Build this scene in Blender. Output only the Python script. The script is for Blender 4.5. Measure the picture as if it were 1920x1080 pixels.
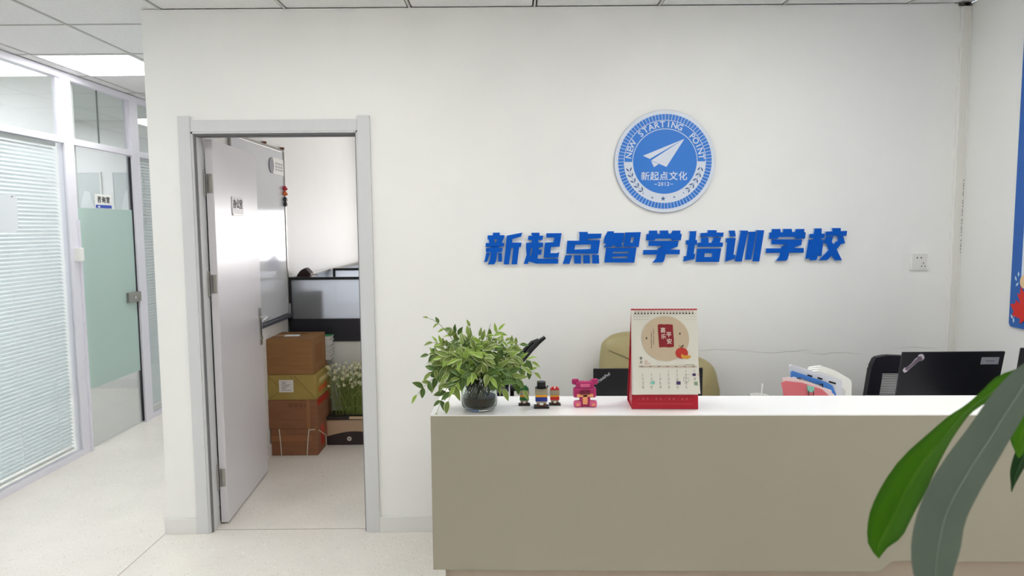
import bpy, bmesh, math, random
from mathutils import Vector, Matrix
random.seed(7)
PI = math.pi
S = bpy.context.scene
COL = S.collection
for o in list(bpy.data.objects): bpy.data.objects.remove(o)

# ---------------------------------------------------------------- camera, light, exposure
H = 2.6            # ceiling height
XC = -2.962        # glass partition plane
XE = -1.765        # free end of the sign wall
XR = 2.218         # right wall
XO = -1.66         # left wall of the office behind the door
TX, TY, T = 0.1227, 0.2434, 0.6      # ceiling grid origin and pitch

cam_d = bpy.data.cameras.new('camera'); cam = bpy.data.objects.new('camera', cam_d); COL.objects.link(cam)
right = Vector((0.99996576, -0.0018667, -0.00806222)); up = Vector((0.00819353, 0.08654179, 0.99621453)); fwd = Vector((0.00116192, 0.99624647, -0.08655412))
m3 = Matrix((right, up, -fwd)).transposed().to_4x4()
m3.translation = Vector((0, -3.4412, 1.5448)); cam.matrix_world = m3
cam_d.sensor_width = 36; cam_d.lens = 1303.4/1920*36; cam_d.clip_start = .05
cam_d.dof.use_dof = True; cam_d.dof.focus_distance = 2.4; cam_d.dof.aperture_fstop = 7.0
S.camera = cam
w = bpy.data.worlds.new('world'); S.world = w; w.use_nodes = True
w.node_tree.nodes['Background'].inputs[0].default_value = (.80, .88, 1, 1)
w.node_tree.nodes['Background'].inputs[1].default_value = 2.0
S.view_settings.view_transform = 'Standard'; S.view_settings.look = 'None'
S.view_settings.exposure = -0.07; S.view_settings.gamma = 1; S.view_settings.use_curve_mapping = False
PANEL = 13.6        # radiance of the ceiling panels
ROOMP = 19.0        # panels in the rooms behind the glass
WINDOW = 55.0      # watts through the office window
S.cycles.max_bounces = 12; S.cycles.diffuse_bounces = 6; S.cycles.glossy_bounces = 5; S.cycles.transmission_bounces = 10; S.cycles.transparent_max_bounces = 16
S.cycles.caustics_reflective = False; S.cycles.caustics_refractive = False
def area(name, loc, rot, sx, sy, e, col=(1, 1, 1)):
    l = bpy.data.lights.new(name, 'AREA'); l.shape = 'RECTANGLE'; l.size = sx; l.size_y = sy; l.energy = e; l.color = col
    o = bpy.data.objects.new(name, l); COL.objects.link(o); o.location = loc; o.rotation_euler = rot; return o
area('window_daylight', (0.2, 4.62, 1.475), (PI/2, 0, PI), 2.2, .66, WINDOW, (1, .965, .955))

# ---------------------------------------------------------------- materials
def lin(h):
    c = [int(h[i:i+2], 16)/255 for i in (0, 2, 4)]
    return tuple([x/12.92 if x <= .04045 else ((x+.055)/1.055)**2.4 for x in c] + [1.0])
MC = {}
def mat(name, hexc, rough=.5, metal=0, noise=0, nscale=20, bump=0, bscale=200, coat=0, trans=0, ior=1.45, alpha=1, emit=0, emitc=None, spec=.5, sub=0, stretch=None, detail=3):
    if name in MC: return MC[name]
    m = bpy.data.materials.new(name); m.use_nodes = True; nt = m.node_tree; b = nt.nodes['Principled BSDF']
    c = lin(hexc); b.inputs['Base Color'].default_value = c; b.inputs['Roughness'].default_value = rough; b.inputs['Metallic'].default_value = metal
    b.inputs['Coat Weight'].default_value = coat; b.inputs['Transmission Weight'].default_value = trans; b.inputs['IOR'].default_value = ior
    b.inputs['Alpha'].default_value = alpha; b.inputs['Specular IOR Level'].default_value = spec
    if emit: b.inputs['Emission Color'].default_value = lin(emitc or hexc); b.inputs['Emission Strength'].default_value = emit
    tc = nt.nodes.new('ShaderNodeTexCoord'); src = tc.outputs['Object']
    if stretch:
        mp = nt.nodes.new('ShaderNodeMapping'); mp.inputs['Scale'].default_value = stretch; nt.links.new(src, mp.inputs[0]); src = mp.outputs[0]
    if noise:
        n = nt.nodes.new('ShaderNodeTexNoise'); n.inputs['Scale'].default_value = nscale; n.inputs['Detail'].default_value = detail; nt.links.new(src, n.inputs['Vector'])
        r = nt.nodes.new('ShaderNodeMapRange'); r.inputs[1].default_value = .3; r.inputs[2].default_value = .7; r.inputs[3].default_value = 1-noise; r.inputs[4].default_value = 1+noise*.4
        nt.links.new(n.outputs[0], r.inputs[0])
        mx = nt.nodes.new('ShaderNodeVectorMath'); mx.operation = 'SCALE'; mx.inputs[0].default_value = c[:3]; nt.links.new(r.outputs[0], mx.inputs['Scale']); nt.links.new(mx.outputs[0], b.inputs['Base Color'])
    if bump:
        n = nt.nodes.new('ShaderNodeTexNoise'); n.inputs['Scale'].default_value = bscale; n.inputs['Detail'].default_value = 2; nt.links.new(src, n.inputs['Vector'])
        bp = nt.nodes.new('ShaderNodeBump'); bp.inputs['Strength'].default_value = bump; bp.inputs['Distance'].default_value = .004; nt.links.new(n.outputs[0], bp.inputs['Height']); nt.links.new(bp.outputs[0], b.inputs['Normal'])
    MC[name] = m; return m
def emat(name, hexc, s):
    m = bpy.data.materials.new(name); m.use_nodes = True; nt = m.node_tree; nt.nodes.clear()
    e = nt.nodes.new('ShaderNodeEmission'); e.inputs[0].default_value = lin(hexc); e.inputs[1].default_value = s
    o = nt.nodes.new('ShaderNodeOutputMaterial'); nt.links.new(e.outputs[0], o.inputs[0]); MC[name] = m; return m
def speckled(name, base, specks, rough):
    m = mat(name, base, rough, noise=.05, nscale=3); nt = m.node_tree; b = nt.nodes['Principled BSDF']
    prev = b.inputs['Base Color'].links[0].from_socket; tc = nt.nodes['Texture Coordinate']
    for i, (hc, sc, th) in enumerate(specks):
        v = nt.nodes.new('ShaderNodeTexVoronoi'); v.inputs['Scale'].default_value = sc; nt.links.new(tc.outputs['Object'], v.inputs['Vector'])
        n = nt.nodes.new('ShaderNodeTexNoise'); n.inputs['Scale'].default_value = sc*.35; nt.links.new(tc.outputs['Object'], n.inputs['Vector'])
        lt = nt.nodes.new('ShaderNodeMath'); lt.operation = 'LESS_THAN'; lt.inputs[1].default_value = th; nt.links.new(v.outputs['Distance'], lt.inputs[0])
        gt = nt.nodes.new('ShaderNodeMath'); gt.operation = 'GREATER_THAN'; gt.inputs[1].default_value = .5; nt.links.new(n.outputs[0], gt.inputs[0])
        mu = nt.nodes.new('ShaderNodeMath'); mu.operation = 'MULTIPLY'; nt.links.new(lt.outputs[0], mu.inputs[0]); nt.links.new(gt.outputs[0], mu.inputs[1])
        mx = nt.nodes.new('ShaderNodeMix'); mx.data_type = 'RGBA'; nt.links.new(mu.outputs[0], mx.inputs[0]); nt.links.new(prev, mx.inputs[6]); mx.inputs[7].default_value = lin(hc); prev = mx.outputs[2]
    nt.links.new(prev, b.inputs['Base Color']); return m
def glassmat(name, hexc, rough=0.0, refl=1.0, tint=1.0):
    # thin glass: tinted transparency plus fresnel reflection (real pane of no refraction)
    m = bpy.data.materials.new(name); m.use_nodes = True; nt = m.node_tree; nt.nodes.clear()
    t = nt.nodes.new('ShaderNodeBsdfTransparent'); t.inputs[0].default_value = lin(hexc)
    g = nt.nodes.new('ShaderNodeBsdfGlossy'); g.inputs['Roughness'].default_value = rough
    f = nt.nodes.new('ShaderNodeFresnel'); thin_ior(nt, f, 1.5)
    mu = nt.nodes.new('ShaderNodeMath'); mu.operation = 'MULTIPLY'; mu.inputs[1].default_value = refl; nt.links.new(f.outputs[0], mu.inputs[0])
    mx = nt.nodes.new('ShaderNodeMixShader'); nt.links.new(mu.outputs[0], mx.inputs[0]); nt.links.new(t.outputs[0], mx.inputs[1]); nt.links.new(g.outputs[0], mx.inputs[2])
    o = nt.nodes.new('ShaderNodeOutputMaterial'); nt.links.new(mx.outputs[0], o.inputs[0]); MC[name] = m; return m
def thin_ior(nt, f, ior):
    # the same reflectance on both faces of a thin pane
    g = nt.nodes.new('ShaderNodeNewGeometry'); m = nt.nodes.new('ShaderNodeMapRange'); m.inputs[3].default_value = ior; m.inputs[4].default_value = 1/ior
    nt.links.new(g.outputs['Backfacing'], m.inputs[0]); nt.links.new(m.outputs[0], f.inputs[0])
def frostmat(name, hexc, through=.45, lucent=.5):
    # frosted film: diffuse reflection + diffuse translucency + a little blurred see-through
    m = bpy.data.materials.new(name); m.use_nodes = True; nt = m.node_tree; nt.nodes.clear()
    d = nt.nodes.new('ShaderNodeBsdfDiffuse'); d.inputs[0].default_value = lin(hexc)
    tl = nt.nodes.new('ShaderNodeBsdfTranslucent'); tl.inputs[0].default_value = lin(hexc)
    tr = nt.nodes.new('ShaderNodeBsdfTransparent'); tr.inputs[0].default_value = lin(hexc)
    a = nt.nodes.new('ShaderNodeMixShader'); a.inputs[0].default_value = lucent; nt.links.new(d.outputs[0], a.inputs[1]); nt.links.new(tl.outputs[0], a.inputs[2])
    b = nt.nodes.new('ShaderNodeMixShader'); b.inputs[0].default_value = through; nt.links.new(a.outputs[0], b.inputs[1]); nt.links.new(tr.outputs[0], b.inputs[2])
    g = nt.nodes.new('ShaderNodeBsdfGlossy'); g.inputs['Roughness'].default_value = .08
    f = nt.nodes.new('ShaderNodeFresnel'); thin_ior(nt, f, 1.45)
    c = nt.nodes.new('ShaderNodeMixShader'); nt.links.new(f.outputs[0], c.inputs[0]); nt.links.new(b.outputs[0], c.inputs[1]); nt.links.new(g.outputs[0], c.inputs[2])
    o = nt.nodes.new('ShaderNodeOutputMaterial'); nt.links.new(c.outputs[0], o.inputs[0]); MC[name] = m; return m

WALL = mat('wall_paint', 'F2F2F0', .55, noise=.015, nscale=4, bump=.12, bscale=350)
FLOOR = speckled('vinyl_floor', 'EEE9E1', [('B9AE9C', 90, .16), ('FFFDF6', 70, .2), ('9C8B78', 40, .09)], .3)
TILE = mat('mineral_fibre_tile', 'F3F2F2', .9, noise=.07, nscale=160, bump=.9, bscale=260)
GRID = mat('ceiling_grid', 'D2D1CE', .5)
DARK = mat('dark_void', '2B2926', .9)
ALU = mat('white_aluminium', 'E6E4EE', .35, bump=.02, bscale=20)
TRIM = mat('door_frame_laminate', 'D5D6D8', .4, noise=.03, nscale=6, stretch=(60, 60, 1.5))
LEAFM = mat('door_leaf_laminate', 'D9D6DB', .30, noise=.02, nscale=5, stretch=(40, 40, 1))
BASE = mat('baseboard_white', 'E4E4E2', .35)
PANELM = emat('light_panel', 'FCFCF9', PANEL)
ROOMM = emat('room_light_panel', 'F7F8FF', ROOMP)
GLASS = glassmat('clear_glass', 'FAFCFC', refl=1.8)
FROST = frostmat('frosted_film', 'DCEDE8', .12)
STEEL = mat('brushed_steel', 'A5A39E', .28, 1)
CHROME = mat('chrome', 'D9DADD', .15, 1)
BLACK = mat('black_plastic', '0C0C12', .42)
INK = mat('black_ink', '1A1A1C', .7)
WHITEP = mat('white_plastic', 'F1F1EE', .4)
WHITE = mat('white_paper', 'F3F3F0', .7)
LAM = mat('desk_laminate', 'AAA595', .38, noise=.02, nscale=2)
LAMT = mat('desk_top_laminate', 'F6F6F5', .22)
BLUEP = mat('logo_blue', '2F7BD6', .45)
SIGNB = mat('sign_blue', '0459C2', .5, spec=.15)
SIGNS = mat('sign_acrylic_edge', 'B9CBE6', .3)
LOGOW = mat('logo_silver_white', 'D8E0EE', .4)

# ---------------------------------------------------------------- mesh helpers
def BM(): return bmesh.new()
def box(bm, lo, hi, bev=0, M=None):
    lo = Vector(lo); hi = Vector(hi); c = (lo+hi)/2; d = hi-lo
    r = bmesh.ops.create_cube(bm, size=1, matrix=Matrix.Translation(c) @ Matrix.Diagonal((d.x, d.y, d.z, 1)))
    vs = r['verts']
    if bev:
        es = list({e for v in vs for e in v.link_edges})
        rb = bmesh.ops.bevel(bm, geom=es, offset=bev, segments=2, affect='EDGES', profile=.6, clamp_overlap=True)
        vs = list({v for f in rb['faces'] for v in f.verts} | {v for v in vs if v.is_valid})
    if M: bmesh.ops.transform(bm, matrix=M, verts=[v for v in vs if v.is_valid])
    return bm
def cyl(bm, c, r, h, seg=20, r2=None, M=None, axis='z'):
    A = {'z': Matrix(), 'x': Matrix.Rotation(PI/2, 4, 'Y'), 'y': Matrix.Rotation(-PI/2, 4, 'X')}[axis]
    mt = Matrix.Translation(Vector(c)) @ A @ Matrix.Translation((0, 0, h/2))
    if M: mt = M @ mt
    bmesh.ops.create_cone(bm, cap_ends=True, segments=seg, radius1=r, radius2=r if r2 is None else r2, depth=h, matrix=mt); return bm
def sph(bm, c, r, seg=14, sc=(1, 1, 1), M=None):
    mt = Matrix.Translation(Vector(c)) @ Matrix.Diagonal((*sc, 1))
    if M: mt = M @ mt
    bmesh.ops.create_uvsphere(bm, u_segments=seg, v_segments=max(6, seg//2+2), radius=r, matrix=mt); return bm
def lathe(bm, prof, seg=32, c=(0, 0, 0), M=None):
    rings = []
    for r, z in prof:
        ring = []
        for i in range(seg):
            a = 2*PI*i/seg; p = Vector((c[0]+r*math.cos(a), c[1]+r*math.sin(a), c[2]+z))
            ring.append(bm.verts.new(M @ p if M else p))
        rings.append(ring)
    for a, b in zip(rings, rings[1:]):
        for i in range(seg): bm.faces.new((a[i], a[(i+1) % seg], b[(i+1) % seg], b[i]))
    return bm
def tube(bm, pts, r, seg=8, rads=None):
    pts = [Vector(p) for p in pts]; rings = []; n = len(pts)
    t0 = (pts[1]-pts[0]).normalized(); u = t0.orthogonal().normalized()
    for i, p in enumerate(pts):
        t = (pts[min(i+1, n-1)]-pts[max(i-1, 0)]).normalized(); u = (u-t*u.dot(t)).normalized(); v = t.cross(u); rr = rads[i] if rads else r
        rings.append([bm.verts.new(p+(u*math.cos(2*PI*k/seg)+v*math.sin(2*PI*k/seg))*rr) for k in range(seg)])
    for a, b in zip(rings, rings[1:]):
        for k in range(seg): bm.faces.new((a[k], a[(k+1) % seg], b[(k+1) % seg], b[k]))
    bm.faces.new(rings[0][::-1]); bm.faces.new(rings[-1]); return bm
def prism(bm, poly, d, M=None, holes=()):
    """polygon (x,y) with optional holes, extruded from z=0 to z=d"""
    b2 = BM(); edges = []
    for ring in [poly, *holes]:
        vs = [b2.verts.new((p[0], p[1], 0)) for p in ring]
        for i in range(len(vs)): edges.append(b2.edges.new((vs[i], vs[(i+1) % len(vs)])))
    bmesh.ops.triangle_fill(b2, use_beauty=True, use_dissolve=False, edges=edges, normal=(0, 0, 1))
    if d:
        r = bmesh.ops.extrude_face_region(b2, geom=b2.faces[:])
        bmesh.ops.translate(b2, vec=(0, 0, d), verts=[g for g in r['geom'] if isinstance(g, bmesh.types.BMVert)])
    bmesh.ops.recalc_face_normals(b2, faces=b2.faces[:])
    if M: bmesh.ops.transform(b2, matrix=M, verts=b2.verts[:])
    me = bpy.data.meshes.new('tmp'); b2.to_mesh(me); b2.free(); bm.from_mesh(me); bpy.data.meshes.remove(me); return bm
def frame(o, x, y):
    x = Vector(x).normalized(); y = Vector(y).normalized(); z = x.cross(y).normalized(); y = z.cross(x)
    m = Matrix((x, y, z)).transposed().to_4x4(); m.translation = Vector(o); return m
def text(bm, s, size, M, ext=.0006, bold=0, align='CENTER', sx=1, spacing=1):
    c = bpy.data.curves.new('t', 'FONT'); c.body = s; c.size = size; c.extrude = ext; c.offset = bold; c.align_x = align; c.align_y = 'CENTER'; c.resolution_u = 3; c.space_character = spacing
    o = bpy.data.objects.new('t', c); COL.objects.link(o); bpy.context.view_layer.update()
    me = bpy.data.meshes.new_from_object(o.evaluated_get(bpy.context.evaluated_depsgraph_get())); 
    me.transform(M @ Matrix.Diagonal((sx, 1, 1, 1)) @ Matrix.Translation((0, 0, ext))); bm.from_mesh(me)
    bpy.data.objects.remove(o); bpy.data.curves.remove(c); bpy.data.meshes.remove(me); return bm
WM = {}
def wm(o): return WM.get(o.name, Matrix())
def link(name, me, parent=None, M=None):
    o = bpy.data.objects.new(name, me); COL.objects.link(o)
    M = M or Matrix()
    o.matrix_basis = M
    if parent: o.parent = parent; WM[o.name] = wm(parent) @ M
    else: WM[o.name] = M
    return o
def obj(name, bm, m, parent=None, smooth=False, world=False, M=None, label=None):
    """link bm as one mesh object; world=True: bm is in world coordinates although it has a parent"""
    if world and parent: bmesh.ops.transform(bm, matrix=wm(parent).inverted(), verts=bm.verts[:])
    me = bpy.data.meshes.new(name)
    bm.to_mesh(me); bm.free()
    for mm in (m if isinstance(m, (list, tuple)) else [m]): me.materials.append(mm)
    if smooth:
        me.shade_smooth()
        try: me.set_sharp_from_angle(angle=math.radians(38))
        except Exception: pass
    o = link(name, me, parent, M)
    if label: o['label'] = label
    return o
def tag(o, label, cat, group=None, kind=None):
    o['label'] = label; o['category'] = cat
    if group: o['group'] = group
    if kind: o['kind'] = kind
    return o
def thing(name, label, cat, loc=(0, 0, 0), rz=0, group=None):
    M = Matrix.Translation(Vector(loc)) @ Matrix.Rotation(rz, 4, 'Z')
    return tag(link(name, None, None, M), label, cat, group)
def struct(name, bm, m, parent=None, **k):
    o = obj(name, bm, m, parent, **k)
    if parent is None: o['kind'] = 'structure'
    return o
def structE(name):
    o = link(name, None); o['kind'] = 'structure'; return o
def B(lo, hi, bev=0): return box(BM(), lo, hi, bev)
# ---------------------------------------------------------------- room shell
YB, YF = -5.757, 5.6435
fl = struct('floor', B((-6.2, YB, -.1), (XR+.1, YF+.1, 0)), FLOOR)
obj('floor_seam', B((-1.552, .033, 0), (-.742, .036, .0008)), mat('seam', '9A8F80', .8), fl)
obj('floor_seam', B((XE-.014, YB, 0), (XE-.0115, .0, .0008)), mat('seam', '9A8F80', .8), fl)
# sign wall with the door opening
DL, DR, DT = -1.556, -.738, 2.024
bm = BM(); WT = .12
box(bm, (XE, 0, 0), (DL, WT, H)); box(bm, (DR, 0, 0), (XR, WT, H)); box(bm, (DL, 0, DT), (DR, WT, H))
wallf = struct('wall_front', bm, WALL)
bm = BM()
for i in range(5):     # the scuffs a chair back has rubbed into the paint
    n = 14; x0 = [1.13, 1.32, 1.46, .82, 1.9][i]; z0 = [.913, .918, .905, .925, .93][i]; L = [.36, .2, .3, .4, .25][i]
    vs = []
    for k in range(n+1):
        f = k/n; x = x0+L*f; z = z0+.004*math.sin(f*9+i)+random.uniform(-.002, .002); t = (.0018+.002*random.random())*math.sin(PI*f)+.0004
        t *= .7; yy = -.0004-.0002*i; vs.append((bm.verts.new((x, yy, z-t)), bm.verts.new((x, yy, z+t))))
    for a, b in zip(vs, vs[1:]): bm.faces.new((a[0], b[0], b[1], a[1]))
obj('scuff_mark', bm, mat('scuff', 'DCDBD6', .7), wallf)
struct('wall_corridor', B((XE, WT, 0), (XO, YF, H)), WALL)
wr = struct('wall_right', B((XR, YB, 0), (XR+.1, YF, H)), WALL)
struct('wall_back', B((XC-.06, YB-.1, 0), (XR+.1, YB, H)), WALL)
struct('wall_corridor_end', B((-6.2, YF, 0), (XO, YF+.1, H)), WALL)
bm = BM(); wx0, wx1, wz0, wz1 = -.9, 1.3, 1.15, 1.80; OY = 4.5
box(bm, (XO, OY, 0), (wx0, OY+.1, H)); box(bm, (wx1, OY, 0), (XR, OY+.1, H)); box(bm, (wx0, OY, 0), (wx1, OY+.1, wz0)); box(bm, (wx0, OY, wz1), (wx1, OY+.1, H))
struct('wall_office', bm, WALL)
w1 = structE('window_1'); bm = BM()
for a in (wx0, -.17, .57, wx1-.05): box(bm, (a, OY+.02, wz0), (a+.05, OY+.08, wz1))
box(bm, (wx0, OY+.02, wz0), (wx1, OY+.08, wz0+.05)); box(bm, (wx0, OY+.02, wz1-.05), (wx1, OY+.08, wz1))
obj('window_frame', bm, ALU, w1)
struct('ceiling_office', B((XO, WT, H), (XR, OY+.1, H+.05)), WALL)
# baseboards
def baseb(name, lo, hi): return struct(name, B(lo, hi, .002), BASE)
baseb('baseboard_front', (XE-.012, -.013, 0), (-1.612, 0, .082))
baseb('baseboard_front', (-.680, -.013, 0), (XR, 0, .082))
baseb('baseboard_corridor', (XE-.013, -.012, 0), (XE, YF, .082))
baseb('baseboard_office', (XO, .2, 0), (XO+.012, OY, .082))
baseb('baseboard_right', (XR-.012, YB, 0), (XR, 0, .082))
# ceiling: dark void, grid bars, tiles
ce = struct('ceiling', B((-6.2, YB-.1, H+.05), (XR+.1, YF+.1, H+.1)), DARK)
xs = [TX+T*i for i in range(-5, 4)]; ys = [TY+T*j for j in range(-10, 10)]
bm = BM()
for x in xs: box(bm, (x-.005, YB, H), (x+.005, 0 if x > XE else YF, H+.02))
for y in ys: box(bm, (XC, y-.004, H), (XR if y < 0 else XE, y+.004, H+.02))
obj('ceiling_grid', bm, GRID, ce)
tm = None; PANELS = [(-5, 1), (-5, -3), (-2, -3), (1, -3), (2, -5), (-5, 5), (-5, -8), (0, -8)]  # unseen panels behind the camera, far right and deep corridor added to lift brightness
xe = [XC] + xs + [XR]
for j in range(len(ys)-1):
    for i in range(len(xe)-1):
        x0, x1 = xe[i], xe[i+1]; y0, y1 = ys[j], ys[j+1]
        gi, gj = round((x0-TX)/T) if i else -6, round((y0-TY)/T)
        if (gi, gj) in PANELS and i: continue
        if y0 > -.5 and x0 >= XE-.1: continue
        if y1 > 0 and y0 < 0 and x0 > XE: y1 = -.0
        if x0 < XE < x1 and y0 >= 0: x1 = XE
        if y0 > -.5 and y1 > 0 and x1 > XE and x0 < XE and y0 < 0: pass
        lo = (x0+(.012 if i else 0), y0+.0095, H+.004); hi = (min(x1-.012, XR) if x1 < XR-.01 else XR, y1-.0095, H+.018)
        full = abs(x1-x0-T) < .01 and abs(y1-y0-T) < .01
        if full:
            if tm is None:
                b = B((.012, .0095, .004), (T-.012, T-.0095, .018)); tm = bpy.data.meshes.new('ceiling_tile'); b.to_mesh(tm); b.free(); tm.materials.append(TILE)
            link('ceiling_tile', tm, ce, Matrix.Translation((x0, y0, H)))
        else: obj('ceiling_tile', B(lo, hi), TILE, ce)
for x0 in xs[2:]:      # the cut row of tiles along the sign wall
    x1 = min(x0+T, XR)
    obj('ceiling_tile', B((max(x0+.012, XC), ys[9]+.0095, H+.004), (x1-.012 if x1 < XR else XR, 0, H+.018)), TILE, ce)
for n, (i, j) in enumerate(PANELS):
    x, y = TX+T*i, TY+T*j
    where = {(-5, 1): 'square white light panel glowing in the corridor ceiling'}.get((i, j), 'square white light panel in the ceiling, unseen behind or above the view, set to light the room')
    t = thing('ceiling_light', where, 'ceiling light', (x+.3, y+.3, H), 0, None if (i, j) == (-5, 1) else 'ceiling panels outside the view')
    b = BM()
    for lo, hi in (((-.29, -.29, 0), (.29, -.275, .012)), ((-.29, .275, 0), (.29, .29, .012)), ((-.29, -.275, 0), (-.275, .275, .012)), ((.275, -.275, 0), (.29, .275, .012))): box(b, lo, hi)
    obj('frame', b, ALU, t); obj('diffuser', B((-.275, -.275, .003), (.275, .275, .008)), PANELM, t)

# ---------------------------------------------------------------- door_1: office door, its frame (trim_1) and hardware
tr = structE('trim_1')
obj('side_casing', B((-1.612, -.014, 0), (-1.552, 0, 2.095), .003), TRIM, tr)
obj('side_casing', B((-.742, -.014, 0), (-.680, 0, 2.093), .003), TRIM, tr)
obj('head_casing', B((-1.552, -.011, 2.020), (-.742, 0, 2.076), .003), TRIM, tr)
for s, x in ((1, -1.552), (-1, -.742)):
    bm = BM(); box(bm, (min(x, x+s*.008), -.008, 0), (max(x, x+s*.008), .108, 2.02))
    box(bm, (min(x, x+s*.0165), .018, 0), (max(x, x+s*.0165), .060, 2.012), .0015); obj('jamb', bm, TRIM, tr)
bm = B((-1.552, -.008, 2.012), (-.742, .108, 2.020)); box(bm, (-1.545, .018, 2.004), (-.75, .060, 2.013), .0015); obj('head_jamb', bm, TRIM, tr)
REVEAL_SHADE = mat('reveal_shade_grey', '77777A', .6)  # shade inside the door reveal, put in as dark grey strips
for lo, hi in (((-1.5445, .004, 0), (-1.5375, .018, 2.010)), ((-.7565, .004, 0), (-.7495, .018, 2.010)), ((-1.5445, .002, 2.0045), (-.7495, .018, 2.0125))): obj('shade_strip', B(lo, hi), REVEAL_SHADE, tr)
obj('head_shade', B((-1.535, .018, 1.9995), (-.759, .060, 2.0035)), REVEAL_SHADE, tr)  # grey sheet standing in for the shade under the lintel
P = Vector((-1.499, .106, .01)); Q = Vector((-1.562, .88, .01)); dd = (Q-P).normalized()
ML = frame(P, dd, (0, 0, 1))          # leaf frame: x to the free edge, y up, z out of the face
d1 = structE('door_1')
W, HL, TH = .778, 1.99, .037
obj('door_leaf', box(BM(), (0, 0, -TH), (W, HL, 0), .0015, ML), LEAFM, d1)
def dleaf(name, bm, m, label=None, smooth=False):
    bmesh.ops.transform(bm, matrix=ML, verts=bm.verts[:]); return obj(name, bm, m, d1, smooth=smooth, label=label)
hp = B((.712, .822, 0), (.748, 1.055, .007), .003); dleaf('handle_plate', hp, STEEL, 'long brushed steel handle plate')
lv = BM(); cyl(lv, (.73, .995, .007), .010, .04, 16); tube(lv, [(.73, .995, .045), (.70, .994, .05), (.66, .99, .05), (.615, .986, .048)], .008, 10, [.0085, .009, .008, .007])
dleaf('lever_handle', lv, CHROME, 'chrome lever handle', True)
dleaf('lock_cylinder', cyl(BM(), (.73, .865, .007), .009, .006, 16), STEEL)
for z in (1.722, 1.212, .195):
    bm = BM(); box(bm, (-.0035, z, -.033), (-.0005, z+.095, -.006), .0008)
    for q in (.02, .048, .076): cyl(bm, (-.0055, z+q, -.02), .0035, .003, 8, axis='x')
    cyl(bm, (-.006, z-.012, -.044), .006, .12, 12, axis='y'); sph(bm, (-.006, z-.014, -.044), .007, 8); sph(bm, (-.006, z+.11, -.044), .007, 8)
    box(bm, (-.012, z, -.052), (-.007, z+.095, -.044)); dleaf('hinge', bm, STEEL, smooth=True)
sp = B((.272, 1.620, 0), (.470, 1.716, .004), .001); sp = dleaf('office_sign', sp, mat('sign_grey', 'C3C0C2', .4), 'small grey door sign reading 办公室')
bm = BM(); text(bm, '办公室', .056, ML @ Matrix.Translation((.372, 1.675, .004)), bold=.0006); obj('lettering', bm, INK, sp)
obj('sign_lip', box(BM(), (.28, 1.612, 0), (.470, 1.626, .006), .001, ML), WHITEP, sp)

# ---------------------------------------------------------------- wall_left: glazed partition
wl = struct('wall_left', B((-6.2, YB-.1, 0), (-6.1, YF, H)), WALL)
pt = structE('wall_partition')
FX0, FX1 = XC-.05, XC
def bar(name, y0, y1, z0, z1, x0=FX0, x1=FX1, par=None, m=ALU): return obj(name, B((x0, y0, z0), (x1, y1, z1), .0015), m, par or pt)
mull = [(-3.10, -3.0), (-1.70, -1.60), (-.25, -.15), (1.252, 1.352), (2.083, 2.195), (3.75, 3.85), (5.2, 5.3)]
for a, b in mull: bar('mullion', a, b, 0, H)
box_bm = struct('wall_partition_solid', B((XC-.06, YB, 0), (XC, -3.10, H)), WALL)
bays = [(mull[i][1], mull[i+1][0]) for i in range(len(mull)-1)]
RZ0, RZ1 = 2.130, 2.172
for n, (a, b) in enumerate(bays):
    bar('top_rail', a, b, 2.557, H); bar('middle_rail', a, b, RZ0, RZ1)
    bar('glazing_bead', a, a+.018, RZ1, 2.557, FX0+.006, FX1-.02); bar('glazing_bead', b-.022, b, RZ1, 2.557, FX0+.006, FX1-.02)
    obj('transom_pane', B((XC-.034, a+.01, RZ1-.005), (XC-.028, b-.01, 2.562)), GLASS, pt)
    if n != 3:
        bar('bottom_rail', a, b, 0, .042)
        obj('window_pane', B((XC-.018, a, .038), (XC-.012, b, RZ0+.005)), GLASS, pt)
obj('transom_joint', B((XC-.037, 1.70, RZ1), (XC-.026, 1.703, 2.557)), mat('silicone', '6E7572', .5), pt)
# venetian blinds in the bays between two panes
SLM = mat('blind_slat', 'E6EEF0', .4)
def blind(a, b, label, pitch=.0245, group=None):
    t = thing('venetian_blind', label, 'blind', (XC-.05, (a+b)/2, .0), 0, group)
    hw = (b-a)/2-.035; zt, zb = 2.105, .07
    obj('headrail', B((-.014, -hw, zt-.002), (.012, hw, zt+.024), .002), WHITEP, t)
    obj('bottom_rail', B((-.01, -hw, zb-.012), (.01, hw, zb+.006), .002), WHITEP, t)
    bm = BM(); hwid = .0125; tilt = math.radians(38)
    vs = []
    for k in range(5):
        f = k/4*2-1; c = .0022*(1-f*f); x = hwid*f*math.cos(tilt)-c*math.sin(tilt); z = hwid*f*math.sin(tilt)*-1+c
        vs.append([bm.verts.new((x, yy, z)) for yy in (-hw, hw)])
    for p, q in zip(vs, vs[1:]): bm.faces.new((p[0], q[0], q[1], p[1]))
    me = bpy.data.meshes.new('slat'); bm.to_mesh(me); bm.free(); me.materials.append(SLM); me.shade_smooth()
    z = zt-.02
    while z > zb+.02: link('slat', me, t, Matrix.Translation((0, 0, z))); z -= pitch
    for f in (-.78, -.26, .26, .78):
        obj('ladder_cord', tube(BM(), [(.013, hw*f, zt), (.013, hw*f, zb)], .0009, 5), WHITEP, t)
blind(*bays[2], 'white venetian blind in the large glazed bay left of the glass door')
blind(*bays[4], 'white venetian blind in the narrow bay right of the glass door')
blind(*bays[1], 'white venetian blind in a bay left of the view', pitch=.05)
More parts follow.
